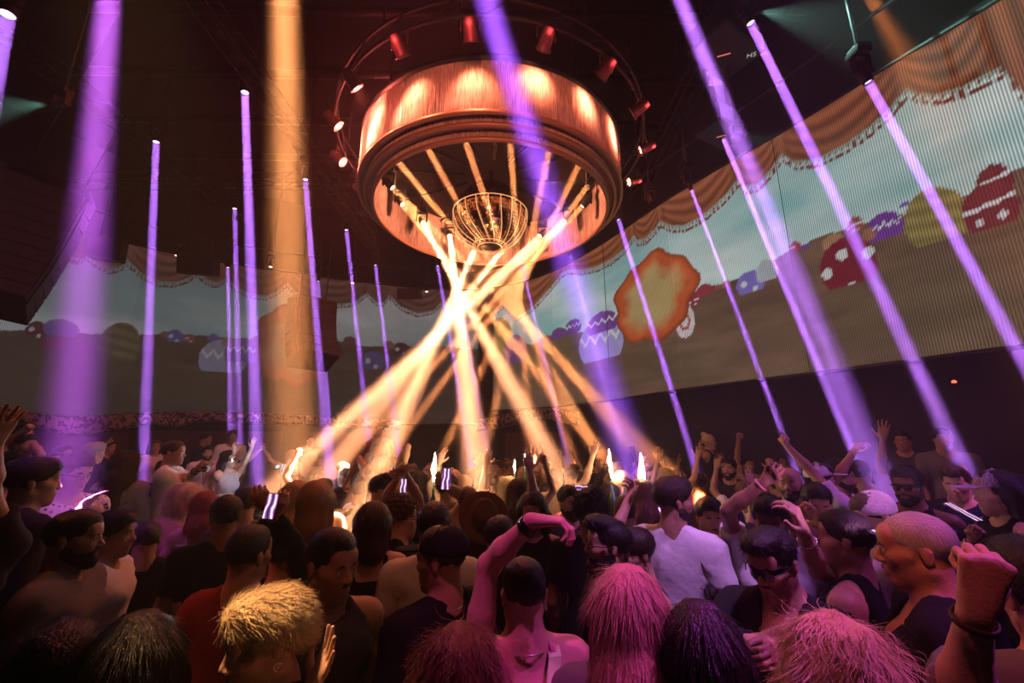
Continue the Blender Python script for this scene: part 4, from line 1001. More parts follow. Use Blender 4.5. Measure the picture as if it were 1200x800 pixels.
def glasses_mesh(kind):
    b = MB()
    if kind == 'visor':
        for z0 in (0,):
            P = []
            for j in range(13):
                a = -1.25+2.5*j/12; P.append((.078*math.sin(a), -.112*math.cos(a)+.010))
            vs = []; 
            for x, y in P: vs += [(x, y, -.024), (x*1.04, y-.005, .021), (x*.97, y+.003, .021), (x*.94, y+.006, -.024)]
            fs = []
            for i in range(12):
                for j in range(4): fs.append((i*4+j, i*4+(j+1) % 4, i*4+4+(j+1) % 4, i*4+4+j))
            b.add(vs, fs, 0, False)
    else:
        for s in (-1, 1):
            pts = [(s*.031+.023*math.cos(q), -.101-.0*q, .001+.018*math.sin(q)) for q in [2*PI*k/16 for k in range(17)]]; b.tube(pts, .0017, 5, cap=False)
        b.tube([(-.009, -.103, .006), (0, -.106, .009), (.009, -.103, .006)], .0017, 5)
    for s in (-1, 1): b.tube([(s*.056, -.098, .006), (s*.077, -.06, .008), (s*.082, .012, .008)], .0022, 5)
    me = bpy.data.meshes.new('glasses'); me.from_pydata(b.v, [], b.f); me.update(); return me
GLS = {'visor': glasses_mesh('visor'), 'thin': glasses_mesh('thin')}; GLOSSB = mat('glossy_black_plastic', (.01, .01, .012), .12, spec=.8); WIRE = mat('thin_metal_frame', (.5, .42, .35), .25, .9)
def cap_mesh():
    F = Field([-.13, -.25, -.02], [.13, .16, .18], .006); F.ell((0, .018, .045), (.092, .110, .092), .01); F.whole(lambda x, y, z: (z-.032+.15*(y-.02))+0*x)
    F.ell((0, -.13, .045), (.075, .085, .0085), .006); F.cap((0, .018, .135), (0, .018, .139), .008, .008, .003); return F.mesh('cap', .2)[0]
def fedora_mesh():
    b = MB(); prof = [(.001, .150), (.055, .158), (.080, .150), (.094, .10), (.100, .045), (.13, .040), (.185, .052), (.19, .048), (.13, .034), (.098, .038)]
    b.lathe(prof, 40); o = bpy.data.meshes.new('fedora'); o.from_pydata([(x, y*1.12, z+(.012*math.cos(2*math.atan2(y, x)) if math.hypot(x, y) > .15 else 0)) for x, y, z in b.v], [], b.f); o.polygons.foreach_set('use_smooth', b.smooth); o.update(); return o
CAPM = cap_mesh(); FEDM = fedora_mesh()
def bandana_cap():
    F = Field([-.13, -.16, -.04], [.13, .16, .18], .005); F.ell((0, .016, .045), (.088, .107, .092), .01); F.whole(lambda x, y, z: (z-.022+.35*(y+.0))+0*x); return F.mesh('cap', .1)[0]
SEQCAP = bandana_cap()

def blades(me, n, ln, wd, comb, out, rough, segs=2, curl=0.0, seed=5, coh=False):
    """thin tapering hairs rooted all over a hair mesh and combed along it"""
    r = np.random.default_rng(seed); N = len(me.vertices); V = np.empty(N*3, np.float32); me.vertices.foreach_get('co', V); V = V.reshape(-1, 3); NV = np.empty(N*3, np.float32); me.vertices.foreach_get('normal', NV); NV = NV.reshape(-1, 3)
    me.calc_loop_triangles(); T3 = np.empty(len(me.loop_triangles)*3, np.int32); me.loop_triangles.foreach_get('vertices', T3); T3 = T3.reshape(-1, 3)
    A = np.linalg.norm(np.cross(V[T3[:, 1]]-V[T3[:, 0]], V[T3[:, 2]]-V[T3[:, 0]]), axis=1); t = r.choice(len(T3), n, p=A/A.sum()); u = r.random((n, 2)); f = u.sum(1) > 1; u[f] = 1-u[f]
    P = V[T3[t, 0]]*(1-u.sum(1))[:, None]+V[T3[t, 1]]*u[:, :1]+V[T3[t, 2]]*u[:, 1:]; NN = NV[T3[t, 0]]
    c = np.array([comb(*p) for p in P]); c = c+r.normal(0, rough, (n, 3)); c -= NN*np.einsum('ij,ij->i', c, NN)[:, None]; c /= np.linalg.norm(c, axis=1)[:, None]+1e-6
    sd = np.cross(c, NN); L_ = ln*r.uniform(.6, 1.15, n)[:, None]; o = out*r.uniform(.3, 1.4, n)[:, None]; ph = r.uniform(0, 6.28, n)[:, None]; vs = []
    if coh:
        ph = (5*np.sin(P[:, 0]*38+1)+4*np.sin(P[:, 2]*30+2*np.sin(P[:, 1]*30))+3*np.sin(P[:, 1]*34+P[:, 0]*20)+r.normal(0, .35, n))[:, None]; o = o*(.55+.5*np.sin(ph*1.3))
    P = P-NN*.002
    for j in range(segs+1):
        s = j/segs; q = P+c*(L_*s)+NN*(o*L_*s*(1-.45*s))+(sd*np.sin(ph+s*5)+NN*np.cos(ph+s*5))*curl*L_*s; w_ = wd*(1-.85*s); vs += [q-sd*w_/2, q+sd*w_/2]
    VV = np.stack(vs, 1).reshape(-1, 3); m = 2*(segs+1); base = np.arange(n)[:, None]*m; F_ = np.concatenate([base+np.array([[2*j, 2*j+1, 2*j+3, 2*j+2]]) for j in range(segs)])
    o_ = bpy.data.meshes.new('hair_strands'); o_.vertices.add(len(VV)); o_.vertices.foreach_set('co', VV.ravel().astype(np.float32)); o_.loops.add(F_.size); o_.loops.foreach_set('vertex_index', F_.ravel().astype(np.int32)); o_.polygons.add(len(F_)); o_.polygons.foreach_set('loop_start', np.arange(0, F_.size, 4, dtype=np.int32)); o_.update(calc_edges=True); return o_
back = lambda x, y, z: (x*3, .7, -.35-(.12-z)*2)
fwd = lambda x, y, z: (x*2, -.8 if z > .05 else .2, -.3)
down = lambda x, y, z: (x*4 if z > .05 else x, .15+(y*3 if z > .05 else 0), -1.0)
STR = {'short': blades(HM['short'], 4200, .026, .0022, fwd, .35, .45), 'fade': blades(HM['fade'], 3600, .014, .0020, fwd, .35, .5), 'quiff': blades(HM['quiff'], 4200, .030, .0022, back, .35, .35), 'curly': blades(HM['curly'], 4200, .034, .0028, back, .5, 1.2, 3, .5),
       'bun': blades(HM['bun'], 3400, .03, .0020, back, .15, .25), 'bob': blades(HM['bob'], 5000, .06, .0024, down, .08, .12, 3), 'long': blades(HM['long'], 7500, .085, .0024, down, .08, .10, 3, .03), 'wavy': blades(HM['wavy'], 9000, .10, .0026, down, .16, .14, 6, .16, 5, True), 'big': blades(HM['big'], 11000, .12, .0028, down, .16, .12, 7, .22, 5, True), 'swept': blades(HM['swept'], 6500, .055, .0022, back, .25, .25, 3, .08)}
BSTR = blades(BEARD, 1500, .010, .0016, down, .4, .4)
# ------------------------------------------------------------------ placing a figure
def mesh_part(name, me, parent, m=None, M=None):
    o = bpy.data.objects.new(name, me); COL.objects.link(o); o.parent = parent
    if m is not None:
        if not me.materials: me.materials.append(m)
        o.material_slots[0].link = 'OBJECT'; o.material_slots[0].material = m
    if M is not None: o.matrix_local = M
    return o
POOL = {}
def body_set(key, spec, tops, h=.0095):
    me, J, T = build_body(spec, h); POOL[key] = dict(body=me, J=J, T=T, spec=spec, top={k: build_top(spec, k, J, .013) for k in tops}); return POOL[key]
def solve(px, py, size, floor=None, lim=(.90, 1.10)):
    """depth and scale of a standing figure from the pixel of its head centre and the head's pixel height"""
    def at_S(S, fl): 
        # find Y so that the head centre (1.625*S + fl) projects on (px, py)
        h = 1.625*S+fl
        d = ray(px, py); 
        if abs(d[2]) < 1e-6: return None
        t = (h-CAMZ)/d[2]; return t
    fl = floor or 0.0; Z = FPX*.245/size      # first guess with S = 1
    for _ in range(12):
        P = at_depth(px, py, Z); S = (P.z-fl)/1.625; S = max(.6, min(1.4, S)); Z = .5*Z+.5*FPX*.245*S/size
    P = at_depth(px, py, Z); S = (P.z-fl)/1.625
    if S > lim[1] or S < lim[0]:
        S = max(lim[0], min(lim[1], S))
        if floor is None:
            t = at_S(S, 0.0)
            if t and t > 0 and .8*Z < t*FPX < 1.2*Z: P = Vector(CP+ray(px, py)*t)
            else: fl = P.z-1.625*S
        else: fl = P.z-1.625*S
    return P, S, max(0.0, fl)
PLACED = []
STAGEM = mat('black_stage_deck', (.02, .015, .018), .5, bump=.2, bscale=20)
def figure(px, py, size, yaw, B, top, topc, hair, hairc, skin, label, group=None, floor=None, extras=(), detail=1, name='person', trousers='black', P=None, S=None, fl=None, hl=None):
    if P is None: P, S, fl = solve(px, py, size, floor)
    if 0 < fl and not ((-8.5 < P.x < -3.3 and 5.0 < P.y < 9.4) and abs(fl-.3) < .01):
        b = MB(); b.box((0, 0, fl/2), (.46, .42, fl)); ro = b.build('floor_riser', STAGEM); ro.location = (P.x, P.y, 0); ro['kind'] = 'structure'
    root = bpy.data.objects.new(name, None); COL.objects.link(root); ya = math.radians(yaw)
    T = B['T']; hc = T @ Vector((0, 0, 0)); off = Matrix.Rotation(ya, 3, 'Z') @ Vector((hc.x, hc.y, 0))*S
    root.location = (P.x-off.x, P.y-off.y, fl); root.rotation_euler = (0, 0, ya); root.scale = (S, S, S)
    root['label'] = label; root['category'] = 'person'
    if group: root['group'] = group
    PLACED.append((root, P.copy(), S, px, py, size, fl))
    mesh_part('body', B['body'], root, SKIN[skin])
    if top: mesh_part({'tee': 't_shirt', 'long': 'long_sleeved_shirt', 'tank': 'tank_top', 'straps': 'strappy_top', 'jacket': 'jacket', 'hoodie': 'hoodie', 'openshirt': 'open_shirt', 'dress': 'dress', 'bra': 'crop_top', 'vneck': 'v_neck_shirt', 'cap': 't_shirt'}[top], B['top'][top], root, cloth(topc))
    mesh_part('trousers', TROUS[False], root, cloth(trousers))
    if detail:
        for s in (-1, 1):
            o = mesh_part('shoe', SHOE, root, BLACKM if rnd.random() < .6 else cloth('white')); o.location = (s*.105, 0, 0)
    if hair:
        ho_ = mesh_part('hair', HM[hair], root, HAIR[hairc], T)
        if hair in STR and detail: mesh_part('hair_strands', STR[hair], ho_, HAIR[hl or hairc])
        if hair in LOCKS and detail and size > 60: mesh_part('hair_locks', LOCKS[hair], ho_, HAIR[hl or hairc])
    for e in extras:
        if callable(e): e(root, B, T)
        elif e == 'eyes': [(mesh_part('iris', FACE[q][1], mesh_part('eye', FACE[q][0], root, None, T)), mesh_part('eyebrow', FACE[q][2], root, None, T)) for q in (-1, 1)]
        elif e == 'beard': bo = mesh_part('beard', BEARD, root, HAIR[hairc], T); mesh_part('beard_strands', BSTR, bo, HAIR[hairc])
        elif e == 'moustache': mesh_part('moustache', TASH, root, HAIR[hairc], T)
        elif e == 'visor': mesh_part('wraparound_sunglasses', GLS['visor'], root, GLOSSB, T)
        elif e == 'shades': mesh_part('sunglasses', GLS['visor'], root, GLOSSB, T)
        elif e == 'glasses': mesh_part('glasses', GLS['thin'], root, WIRE, T)
        elif e == 'darkglasses': mesh_part('glasses', GLS['thin'], root, GLOSSB, T)
        elif e[:3] == 'cap': mesh_part('cap', CAPM, root, cloth(e[4:] or 'black'), T)
        elif e == 'sequincap': mesh_part('sequin_cap', SEQCAP, root, SEQ, T)
        elif e[:6] == 'beanie': mesh_part('skull_cap', SEQCAP, root, cloth(e[7:] or 'black'), T)
        elif e == 'fedora': mesh_part('felt_hat', FEDM, root, cloth('brown'), T @ Matrix.Rotation(math.radians(-38), 4, 'X'))
        elif callable(e): e(root, B, T)
    return root
def local_of(P, S, fl, yaw, B_T, W):
    """world point in the frame of a figure whose head centre is at P"""
    ya = math.radians(yaw); hc = B_T @ Vector((0, 0, 0)); off = Matrix.Rotation(ya, 3, 'Z') @ Vector((hc.x, hc.y, 0))*S
    v = Vector(W)-Vector((P.x-off.x, P.y-off.y, fl)); return (Matrix.Rotation(-ya, 3, 'Z') @ v)/S
# ------------------------------------------------------------------ raised floors
STAGEM = mat('black_stage_deck', (.02, .015, .018), .5, bump=.2, bscale=20)
def platform(name, x0, x1, y0, y1, z, label):
    b = MB(); b.box(((x0+x1)/2, (y0+y1)/2, z/2), (x1-x0, y1-y0, z)); o = b.build(name, STAGEM); o['kind'] = 'structure'; return o
platform('floor_platform', -8.5, -3.3, 5.0, 9.4, .30, '')

# ------------------------------------------------------------------ people one can pick out, read from the photograph
def who(px, py, size, yaw, top='tee', topc='black', hair='short', hairc='black', skin=1, label='', head=(0, 0, 0), fem=False, arms=None, stubble=0, extras=(), floor=None, h=None, hl=None, adapt=None, group=None, trousers='black', lim=(.90, 1.10), depth=None):
    if depth:
        P = at_depth(px, py, depth); S = max(.9, min(1.1, P.z/1.625)); fl = max(0, P.z-1.625*S)
    else: P, S, fl = solve(px, py, size, floor, lim)
    if not depth:
        for _ in range(14):
            near_ = [q for q in PLACED if math.hypot(q[1].x-P.x, q[1].y-P.y) < .40]
            if not near_: break
            q = near_[0]; P2 = Vector(CP+(np.array(P)-CP)*(1.035 if P.y >= q[1].y else .965)); S2 = (P2.z-fl)/1.625
            if not .82 < S2 < 1.2: break
            P, S = P2, S2
    inp = -8.3 < P.x < -3.5 and 5.2 < P.y < 9.2
    if inp: fl = .30; S = (P.z-fl)/1.625
    elif fl < .12: fl = 0.0; S = P.z/1.625
    yaw = yaw-math.degrees(math.atan2(P.x, P.y)); T = head_T(head); spec = dict(fem=fem, head=head, stubble=stubble)
    for k, v in (arms or {}).items():
        e, w_, hd = v[0], v[1], v[2]; kw = v[3] if len(v) > 3 else {}
        z0 = project(P)[2]; E = local_of(P, S, fl, yaw, T, at_depth(e[0], e[1], z0+e[2])); W = local_of(P, S, fl, yaw, T, at_depth(w_[0], w_[1], z0+w_[2])); A = dict(e=tuple(E), w=tuple(W), hand=hd)
        if 'tip' in kw: tp = kw['tip']; A['hd'] = tuple(local_of(P, S, fl, yaw, T, at_depth(tp[0], tp[1], z0+tp[2]))-W)
        if 'n' in kw: A['n'] = tuple(Matrix.Rotation(-math.radians(yaw), 3, 'Z') @ Vector(kw['n']))
        if 'thumb' in kw: A['thumb'] = kw['thumb']
        spec[k] = A
    hh = h or (.0058 if size > 60 else .0068 if size > 35 else .009); spec['adapt'] = adapt if adapt is not None else (.12 if size > 60 else .25)
    me, J, T = build_body(spec, hh); B = dict(body=me, J=J, T=T, spec=spec, top={top: build_top(spec, top, J, .010 if size > 60 else .013)} if top else {})
    r = figure(px, py, size, yaw, B, top, topc, hair, hairc, skin, label, group, P=P, S=S, fl=fl, extras=extras, hl=hl, trousers=trousers, detail=1); r['_J'] = 0; del r['_J']
    return r, B
def band(joint_a, joint_b, t, rad, wd, m, name):
    """watch strap or bracelet round the forearm, part of the wearer"""
    def f(root, B, T, a=joint_a, s=joint_b):
        S, E, W, A = B['J'][s]; d = (W-E).normalized(); c = E+(W-E)*t; b = MB(); R = rot_to(d); b.lathe([(rad, -wd), (rad+.004, -wd), (rad+.004, wd), (rad, wd), (rad, -wd)], 18, (0, 0, 0), R)
        if name == 'wrist_watch': b.box(R @ Vector((rad+.004, 0, 0)), (.008, .035, .032), R)
        o = b.build(name, m, root); o.location = c
    return f
def earring(s):
    def f(root, B, T):
        b = MB(); b.tube([(s*.081, .012+.010*math.cos(q), -.046+.010*math.sin(q)) for q in [2*PI*k/14 for k in range(15)]], .0022, 5, cap=False); o = b.build('earring', mat('silver_metal', (.8, .78, .8), .2, 1.0), root); o.matrix_local = T
    return f
def necklace(m=None):
    def f(root, B, T):
        b = MB(); pts = [(.070*math.sin(q), .028-.064*math.cos(q)*1.15, 1.462+.035*math.cos(q)*-1 if 0 else 1.468-.02*(1+math.cos(q))) for q in [2*PI*k/28 for k in range(29)]]; b.tube(pts, .0028, 5, cap=False); b.build('necklace', mat('silver_metal', (.8, .78, .8), .2, 1.0), root)
    return f
def strap(c='lime'):
    def f(root, B, T):
        b = MB(); pts = [(-.02, .142, 1.10), (-.03, .135, 1.25), (-.06, .128, 1.36), (-.085, .095, 1.455), (-.095, .03, 1.485), (-.09, -.06, 1.44), (-.07, -.12, 1.36), (-.05, -.14, 1.2)]
        vs = []; 
        for p in pts: vs += [(p[0]-.022, p[1]*1.02, p[2]), (p[0]+.022, p[1]*1.02, p[2]), (p[0]+.022, p[1]*.94, p[2]-.004), (p[0]-.022, p[1]*.94, p[2]-.004)]
        fs = [];
        for i in range(len(pts)-1):
            for j in range(4): fs.append((i*4+j, i*4+(j+1) % 4, i*4+4+(j+1) % 4, i*4+4+j))
        b.add(vs, fs); b.build('shoulder_strap', cloth(c), root)
    return f
# phones: a lit picture of violet and amber bars
def phone_screen():
    m = bpy.data.materials.new('phone_screen_picture'); m.use_nodes = True; nt = m.node_tree; nt.nodes.clear(); L = nt.links.new; o = nt.nodes.new('ShaderNodeOutputMaterial'); e = nt.nodes.new('ShaderNodeEmission'); e.inputs['Strength'].default_value = 1.3
    tc = nt.nodes.new('ShaderNodeTexCoord'); wv = nt.nodes.new('ShaderNodeTexWave'); wv.inputs['Scale'].default_value = 11; wv.inputs['Distortion'].default_value = 5.0; L(tc.outputs['Object'], wv.inputs['Vector'])
    r = nt.nodes.new('ShaderNodeValToRGB'); E_ = r.color_ramp.elements; E_[0].color = (.03, .02, .05, 1); E_[1].color = (.9, .75, 1, 1); E_[1].position = .95; x = E_.new(.5); x.color = (.25, .08, .5, 1); x = E_.new(.75); x.color = (.8, .35, .12, 1)
    L(wv.outputs['Fac'], r.inputs[0]); L(r.outputs[0], e.inputs['Color']); L(e.outputs[0], o.inputs['Surface']); return m
PHS = phone_screen(); CASE = mat('phone_case', (.015, .012, .014), .3)
def phone(px, py, depth, hpx, label, roll=0.0, wide=False):
    P = at_depth(px, py, depth); H = hpx*depth/FPX; H = .155 if not hpx else H; W = H*.48; root = empty('phone', P); tag(root, label, 'phone'); root.rotation_euler = (math.radians(-8), math.radians(roll+(90 if wide else 0)), 0)
    F_ = MB(); F_.box((0, 0, 0), (W, .009, H)); c = F_.build('case', CASE, root); md = c.modifiers.new('bevel', 'BEVEL'); md.width = .006; md.segments = 2
    s = MB(); s.box((0, -.0052, 0), (W*.9, .001, H*.93)); s.build('screen', PHS, root); return root

# front row and middle, large figures
who(1074, 645, 86, -84, 'jacket', 'black', 'buzz', 'grey', 1, 'older man with cropped grey hair in dark jacket over white t-shirt, in profile', head=(0, 4, 0), stubble=.25, extras=('eyes',), h=.005, lim=(.9, 1.14))
who(905, 656, 72, -22, 'openshirt', 'black', 'quiff', 'black', 1, 'moustached man in black wraparound sunglasses and open black shirt', head=(-8, 18, 0), stubble=.45, extras=('eyes', 'moustache', 'visor'), arms={'+': ((938, 745, -.05), (905, 770, -.25), 'hold'), '-': ((845, 730, .05), (862, 755, -.1), 'half')}, h=.005)
who(613, 695, 80, 196, 'straps', 'pink', 'buzz', 'black', 0, 'person with shaved nape, earring and lime shoulder strap, bare arm bent overhead', stubble=.0, extras=(earring(-1), necklace(), strap(), band(0, 1, .90, .031, .016, GLOSSB, 'wrist_watch')),
    arms={'+': ((574, 652, -.02), (612, 622, -.08), 'half', {'tip': (655, 622, -.08), 'n': (0, 0, -1)}), '-': ((700, 790, .02), (712, 850, -.05), 'relaxed')}, h=.005)
who(388, 662, 76, 30, 'tank', 'dark grey', 'fade', 'black', 1, 'young man with thin moustache and dark sleeveless top, turned aside', head=(10, 6, 0), stubble=.35, extras=('eyes', 'moustache', necklace()), h=.005)
who(517, 656, 70, -140, 'tee', 'black', 'fade', 'dark brown', 1, 'man in black baseball cap seen from behind, chin toward the stage', extras=('cap_black', necklace()), head=(20, 4, 0), h=.0055)
who(312, 745, 94, -78, 'tank', 'black', 'swept', 'blonde', 0, 'person with bright blonde swept hair in profile, hand held to the cheek', fem=True, head=(0, 14, 6), extras=('eyes', earring(1)), arms={'+': ((412, 880, .02), (352, 792, -.02), 'open', {'tip': (380, 735, 0)}), '-': ((270, 830, .1), (300, 850, .05), 'relaxed')}, h=.005, hl='blonde')
who(536, 798, 128, 178, 'tank', 'black', 'wavy', 'auburn', 0, 'person with tousled dark auburn hair right before the camera, below the black cap', fem=True, depth=1.08)
who(738, 722, 88, 176, 'tee', 'grey', 'long', 'light brown', 0, 'woman with long straight hair lit pink, seen from behind', fem=True, lim=(.88, 1.1))
who(824, 768, 108, 180, 'tee', 'black', 'long', 'black', 0, 'woman with long straight jet-black hair at the lower edge, seen from behind', fem=True, depth=1.1)
who(984, 788, 112, 186, 'tee', 'black', 'big', 'blonde', 0, 'woman with curly blonde hair lit pink, beside the man in wraparound sunglasses', fem=True, depth=1.1)
who(56, 802, 135, 172, 'tee', 'black', 'short', 'black', 1, 'dark silhouetted head in the lower corner under the bearded man', depth=1.02)
who(152, 782, 125, 184, 'tee', 'black', 'long', 'black', 1, 'long dark-haired silhouette beside the lower corner head', fem=True, depth=1.08)
who(790, 588, 52, 158, 'tee', 'white', 'short', 'dark brown', 1, 'broad man in big white t-shirt with back turned, centre of the crowd', head=(-38, 0, 0), stubble=.3, extras=('eyes', 'beard'), lim=(.9, 1.12))
who(86, 632, 62, 66, 'tee', 'grey', 'fade', 'black', 1, 'bearded man in grey t-shirt in profile near the lower left', head=(8, 2, 0), stubble=.6, extras=('eyes', 'beard'), h=.0055)
who(131, 627, 50, 72, 'tee', 'white', 'short', 'black', 1, 'clean-shaven man in profile just behind the bearded man in grey', extras=('eyes',), stubble=.15)
who(171, 634, 58, 186, 'tee', 'black', 'fade', 'black', 1, 'man with close-cropped nape in black t-shirt, seen from behind near lower left')
who(264, 607, 46, 182, 'tee', 'black', 'short', 'black', 1, 'man with round dark hair in black t-shirt, behind the raised phone')
who(291, 652, 64, 150, 'jacket', 'maroon', 'fade', 'black', 1, 'man in dark red jacket seen from behind, over the blonde head', extras=(), head=(-10, 0, 0))
who(436, 616, 50, 184, 'dress', 'black', 'bob', 'dark brown', 0, 'woman with dark bob in sleeveless black dress, seen from behind', fem=True)
who(471, 608, 44, 84, 'tee', 'black', 'curly', 'brown', 0, 'curly-haired man with glasses in profile, face lit amber', extras=('eyes', 'glasses'), stubble=.1)
who(508, 620, 52, 178, 'tee', 'white', 'short', 'black', 1, 'dark-haired person in pale t-shirt directly behind the black cap')
who(566, 608, 38, 188, 'tee', 'brown', 'short', 'dark brown', 1, head=(0, -16, 0), label='person in wide-brimmed brown felt hat, seen from behind', extras=('fedora',))
who(585, 632, 46, 160, 'tee', 'black', 'short', 'black', 1, 'dark-haired head peeping above the bent arm with watch')
who(624, 600, 46, -8, 'tank', 'black', 'bob', 'black', 0, 'woman with sleek black bob facing the camera above the bent hand', fem=True, head=(0, 14, 0), extras=('eyes',))
who(712, 640, 58, -78, 'tee', 'black', 'quiff', 'black', 1, 'man in glasses and black shirt in profile, facing the bent arm', stubble=.5, extras=('eyes', 'darkglasses', 'beard'), head=(0, -4, 0))
who(692, 603, 46, 182, 'tee', 'black', 'curly', 'black', 1, 'person with dark curly hair from behind, above the man in glasses')
who(733, 603, 40, 172, 'tee', 'lilac', 'fade', 'dark brown', 1, 'short-haired head lit violet, next to the broad white t-shirt')
who(744, 648, 48, -60, 'tank', 'dark grey', 'short', 'dark brown', 1, 'dancer lit violet with one arm hooked up behind the neck', head=(0, 10, 0), arms={'-': ((714, 640, .02), (728, 606, .1), 'half')})
who(832, 607, 46, 14, 'tee', 'black', 'short', 'black', 1, 'man with moustache glancing at the camera beside the broad white t-shirt', head=(0, 4, 0), stubble=.35, extras=('eyes', 'moustache'))
who(903, 611, 54, -6, 'tee', 'white', 'short', 'black', 2, 'man in white t-shirt with both arms up, fist over his head', head=(0, 8, 0), extras=('eyes', 'beard', band(0, -1, .9, .032, .006, mat('pink_wristband', (.8, .3, .4), .4), 'wristband')), stubble=.3,
    arms={'-': ((856, 612, .02), (884, 574, -.06), 'fist', {'tip': (898, 556, -.06)}), '+': ((955, 640, .05), (935, 612, -.06), 'fist')})
who(926, 566, 37, -12, 'tee', 'black', None, 'black', 1, 'bald man with dark moustache and beard facing the camera', extras=('eyes', 'beard'), stubble=.4)
who(958, 590, 44, 8, 'tee', 'black', 'short', 'black', 1, 'man in black t-shirt raising a clenched fist before his face', head=(0, 12, 0), extras=('eyes',), arms={'-': ((926, 640, -.1), (936, 592, -.25), 'fist', {'tip': (955, 580, -.3)})})
who(991, 634, 62, -100, 'tank', 'black', 'fade', 'black', 1, 'man in black tank top seen in back profile, thin bracelet on raised wrist', stubble=.3, arms={'-': ((972, 672, .02), (948, 640, -.05), 'half', {'tip': (938, 615, -.05)})}, extras=(band(0, -1, .75, .034, .003, mat('silver_metal', (.8, .78, .8), .2, 1.0), 'bracelet'),))
who(1026, 602, 46, -66, 'tee', 'lilac', 'fade', 'dark brown', 0, 'person in sparkling silver sequin cap looking down at a bright screen', head=(0, 24, 0), extras=('sequincap', 'eyes'))
who(1064, 570, 50, -18, 'tank', 'black', 'short', 'black', 2, 'big man in sunglasses and black tank top behind the grey-haired man', extras=('shades', 'eyes', 'beard'))
who(1121, 566, 42, -10, 'tee', 'navy', 'quiff', 'dark brown', 0, 'young man with face lit bright pink from below', extras=('eyes',), head=(0, 10, 0))
who(1168, 578, 50, -60, 'tank', 'black', 'long', 'black', 0, 'person in lavender cap with long dark hair, near the far edge', fem=True, extras=('cap_lilac',), head=(0, 4, 0))
who(1117, 640, 42, -20, 'tee', 'black', 'short', 'black', 1, 'dark-haired dancer with wrist watch, fist raised beside the grey-haired man', lim=(.85, 1.1), head=(0, 8, 0), arms={'+': ((1126, 668, -.08), (1144, 632, -.15), 'fist', {'tip': (1154, 610, -.18)})}, extras=(band(0, 1, .88, .031, .010, mat('steel_watch', (.7, .65, .6), .25, 1.0), 'wrist_watch'),))
who(1225, 700, 110, -150, 'tee', 'grey', 'short', 'black', 0, 'grey-shirted dancer cut by the picture edge, large clenched fist with bracelet', arms={'+': ((1128, 830, -.15), (1140, 738, -.22), 'fist', {'tip': (1152, 690, -.22)})}, depth=1.1, extras=(band(0, 1, .90, .031, .006, mat('dark_leather', (.05, .015, .01), .6), 'bracelet'),), h=.0045)
who(1194, 546, 22, -15, 'tee', 'black', 'short', 'brown', 1, 'fair man lit orange at the very edge under the right screen', extras=('eyes',))
who(1150, 548, 26, -12, 'tee', 'black', 'long', 'red', 0, 'woman with reddish hair behind the lavender cap', fem=True, extras=('eyes',))
who(1166, 508, 24, 4, 'tank', 'black', 'long', 'black', 1, 'dim dancer with both arms arched overhead against the dark wall', fem=True, floor=.5, arms={'+': ((1188, 495, 0), (1178, 470, 0), 'half'), '-': ((1142, 497, 0), (1150, 472, 0), 'half')}, extras=('eyes',), lim=(.8, 1.2))
who(1105, 515, 26, 10, 'tee', 'grey', 'short', 'black', 1, 'dim person in printed pale t-shirt standing higher near the dark wall', floor=.5, lim=(.8, 1.2))
who(1058, 517, 24, -10, 'long', 'dark grey', 'short', 'black', 1, 'dim smiling person with glinting glasses near the violet beam', floor=.4, lim=(.8, 1.2), extras=('glasses', 'eyes'))
who(962, 562, 34, 120, 'tee', 'white', 'short', 'black', 1, 'dancer in pale hooded top, forearm crooked up before the dark wall', arms={'-': ((945, 545, 0), (924, 524, 0), 'fist'), '+': ((980, 560, 0), (990, 545, 0), 'half')}, extras=('cap_white',))
who(986, 560, 34, 78, 'tee', 'white', 'curly', 'black', 1, 'bearded man in white t-shirt looking to the far wall', extras=('eyes', 'beard'))
who(1008, 556, 30, 175, 'tee', 'lilac', 'short', 'black', 1, 'dancer lit violet throwing an arm up inside the bright beam', arms={'-': ((1032, 545, 0), (1034, 520, 0), 'open')})
# the raised area and people round the booth
who(84, 556, 44, 32, 'tee', 'patterned', 'short', 'brown', 0, 'man with glasses in white leaf-print shirt, clapping', head=(10, 6, 0), extras=('eyes', 'darkglasses'), arms={'+': ((112, 600, -.1), (96, 590, -.35), 'open', {'tip': (112, 575, -.4)}), '-': ((62, 605, -.1), (84, 596, -.35), 'open', {'tip': (100, 588, -.4)})})
who(38, 566, 64, 100, 'jacket', 'black', 'short', 'black', 1, 'tall man in black jacket in back profile beside the leaf-print shirt', lim=(.9, 1.15), stubble=.3)
who(13, 548, 36, 20, 'openshirt', 'beige', 'short', 'black', 1, 'bearded man in glasses at the left edge, facing the room', extras=('eyes', 'glasses', 'beard'))
who(30, 522, 28, 30, 'tank', 'black', 'short', 'black', 1, 'dancer at the left edge with forearm over the head', lim=(.9, 1.15), arms={'-': ((4, 516, 0), (26, 505, 0), 'fist'), '+': ((48, 535, 0), (40, 520, 0), 'fist')})
who(110, 531, 28, 120, 'tee', 'navy', 'short', 'grey', 0, 'grey-haired man in navy t-shirt turned away by the booth', lim=(.9, 1.15))
who(126, 525, 20, 60, 'tee', 'black', 'short', 'black', 1, 'young man in profile behind the grey-haired man', extras=('eyes',), lim=(.9, 1.15))
who(147, 545, 30, 150, 'jacket', 'silver', 'wavy', 'dark brown', 0, 'curly-haired person in crinkled silver foil jacket', fem=True, lim=(.9, 1.15))
who(182, 524, 18, 10, 'long', 'white', 'long', 'brown', 0, 'small smiling woman beside the violet beam, behind the silver jacket', fem=True, extras=('eyes',), lim=(.9, 1.15))
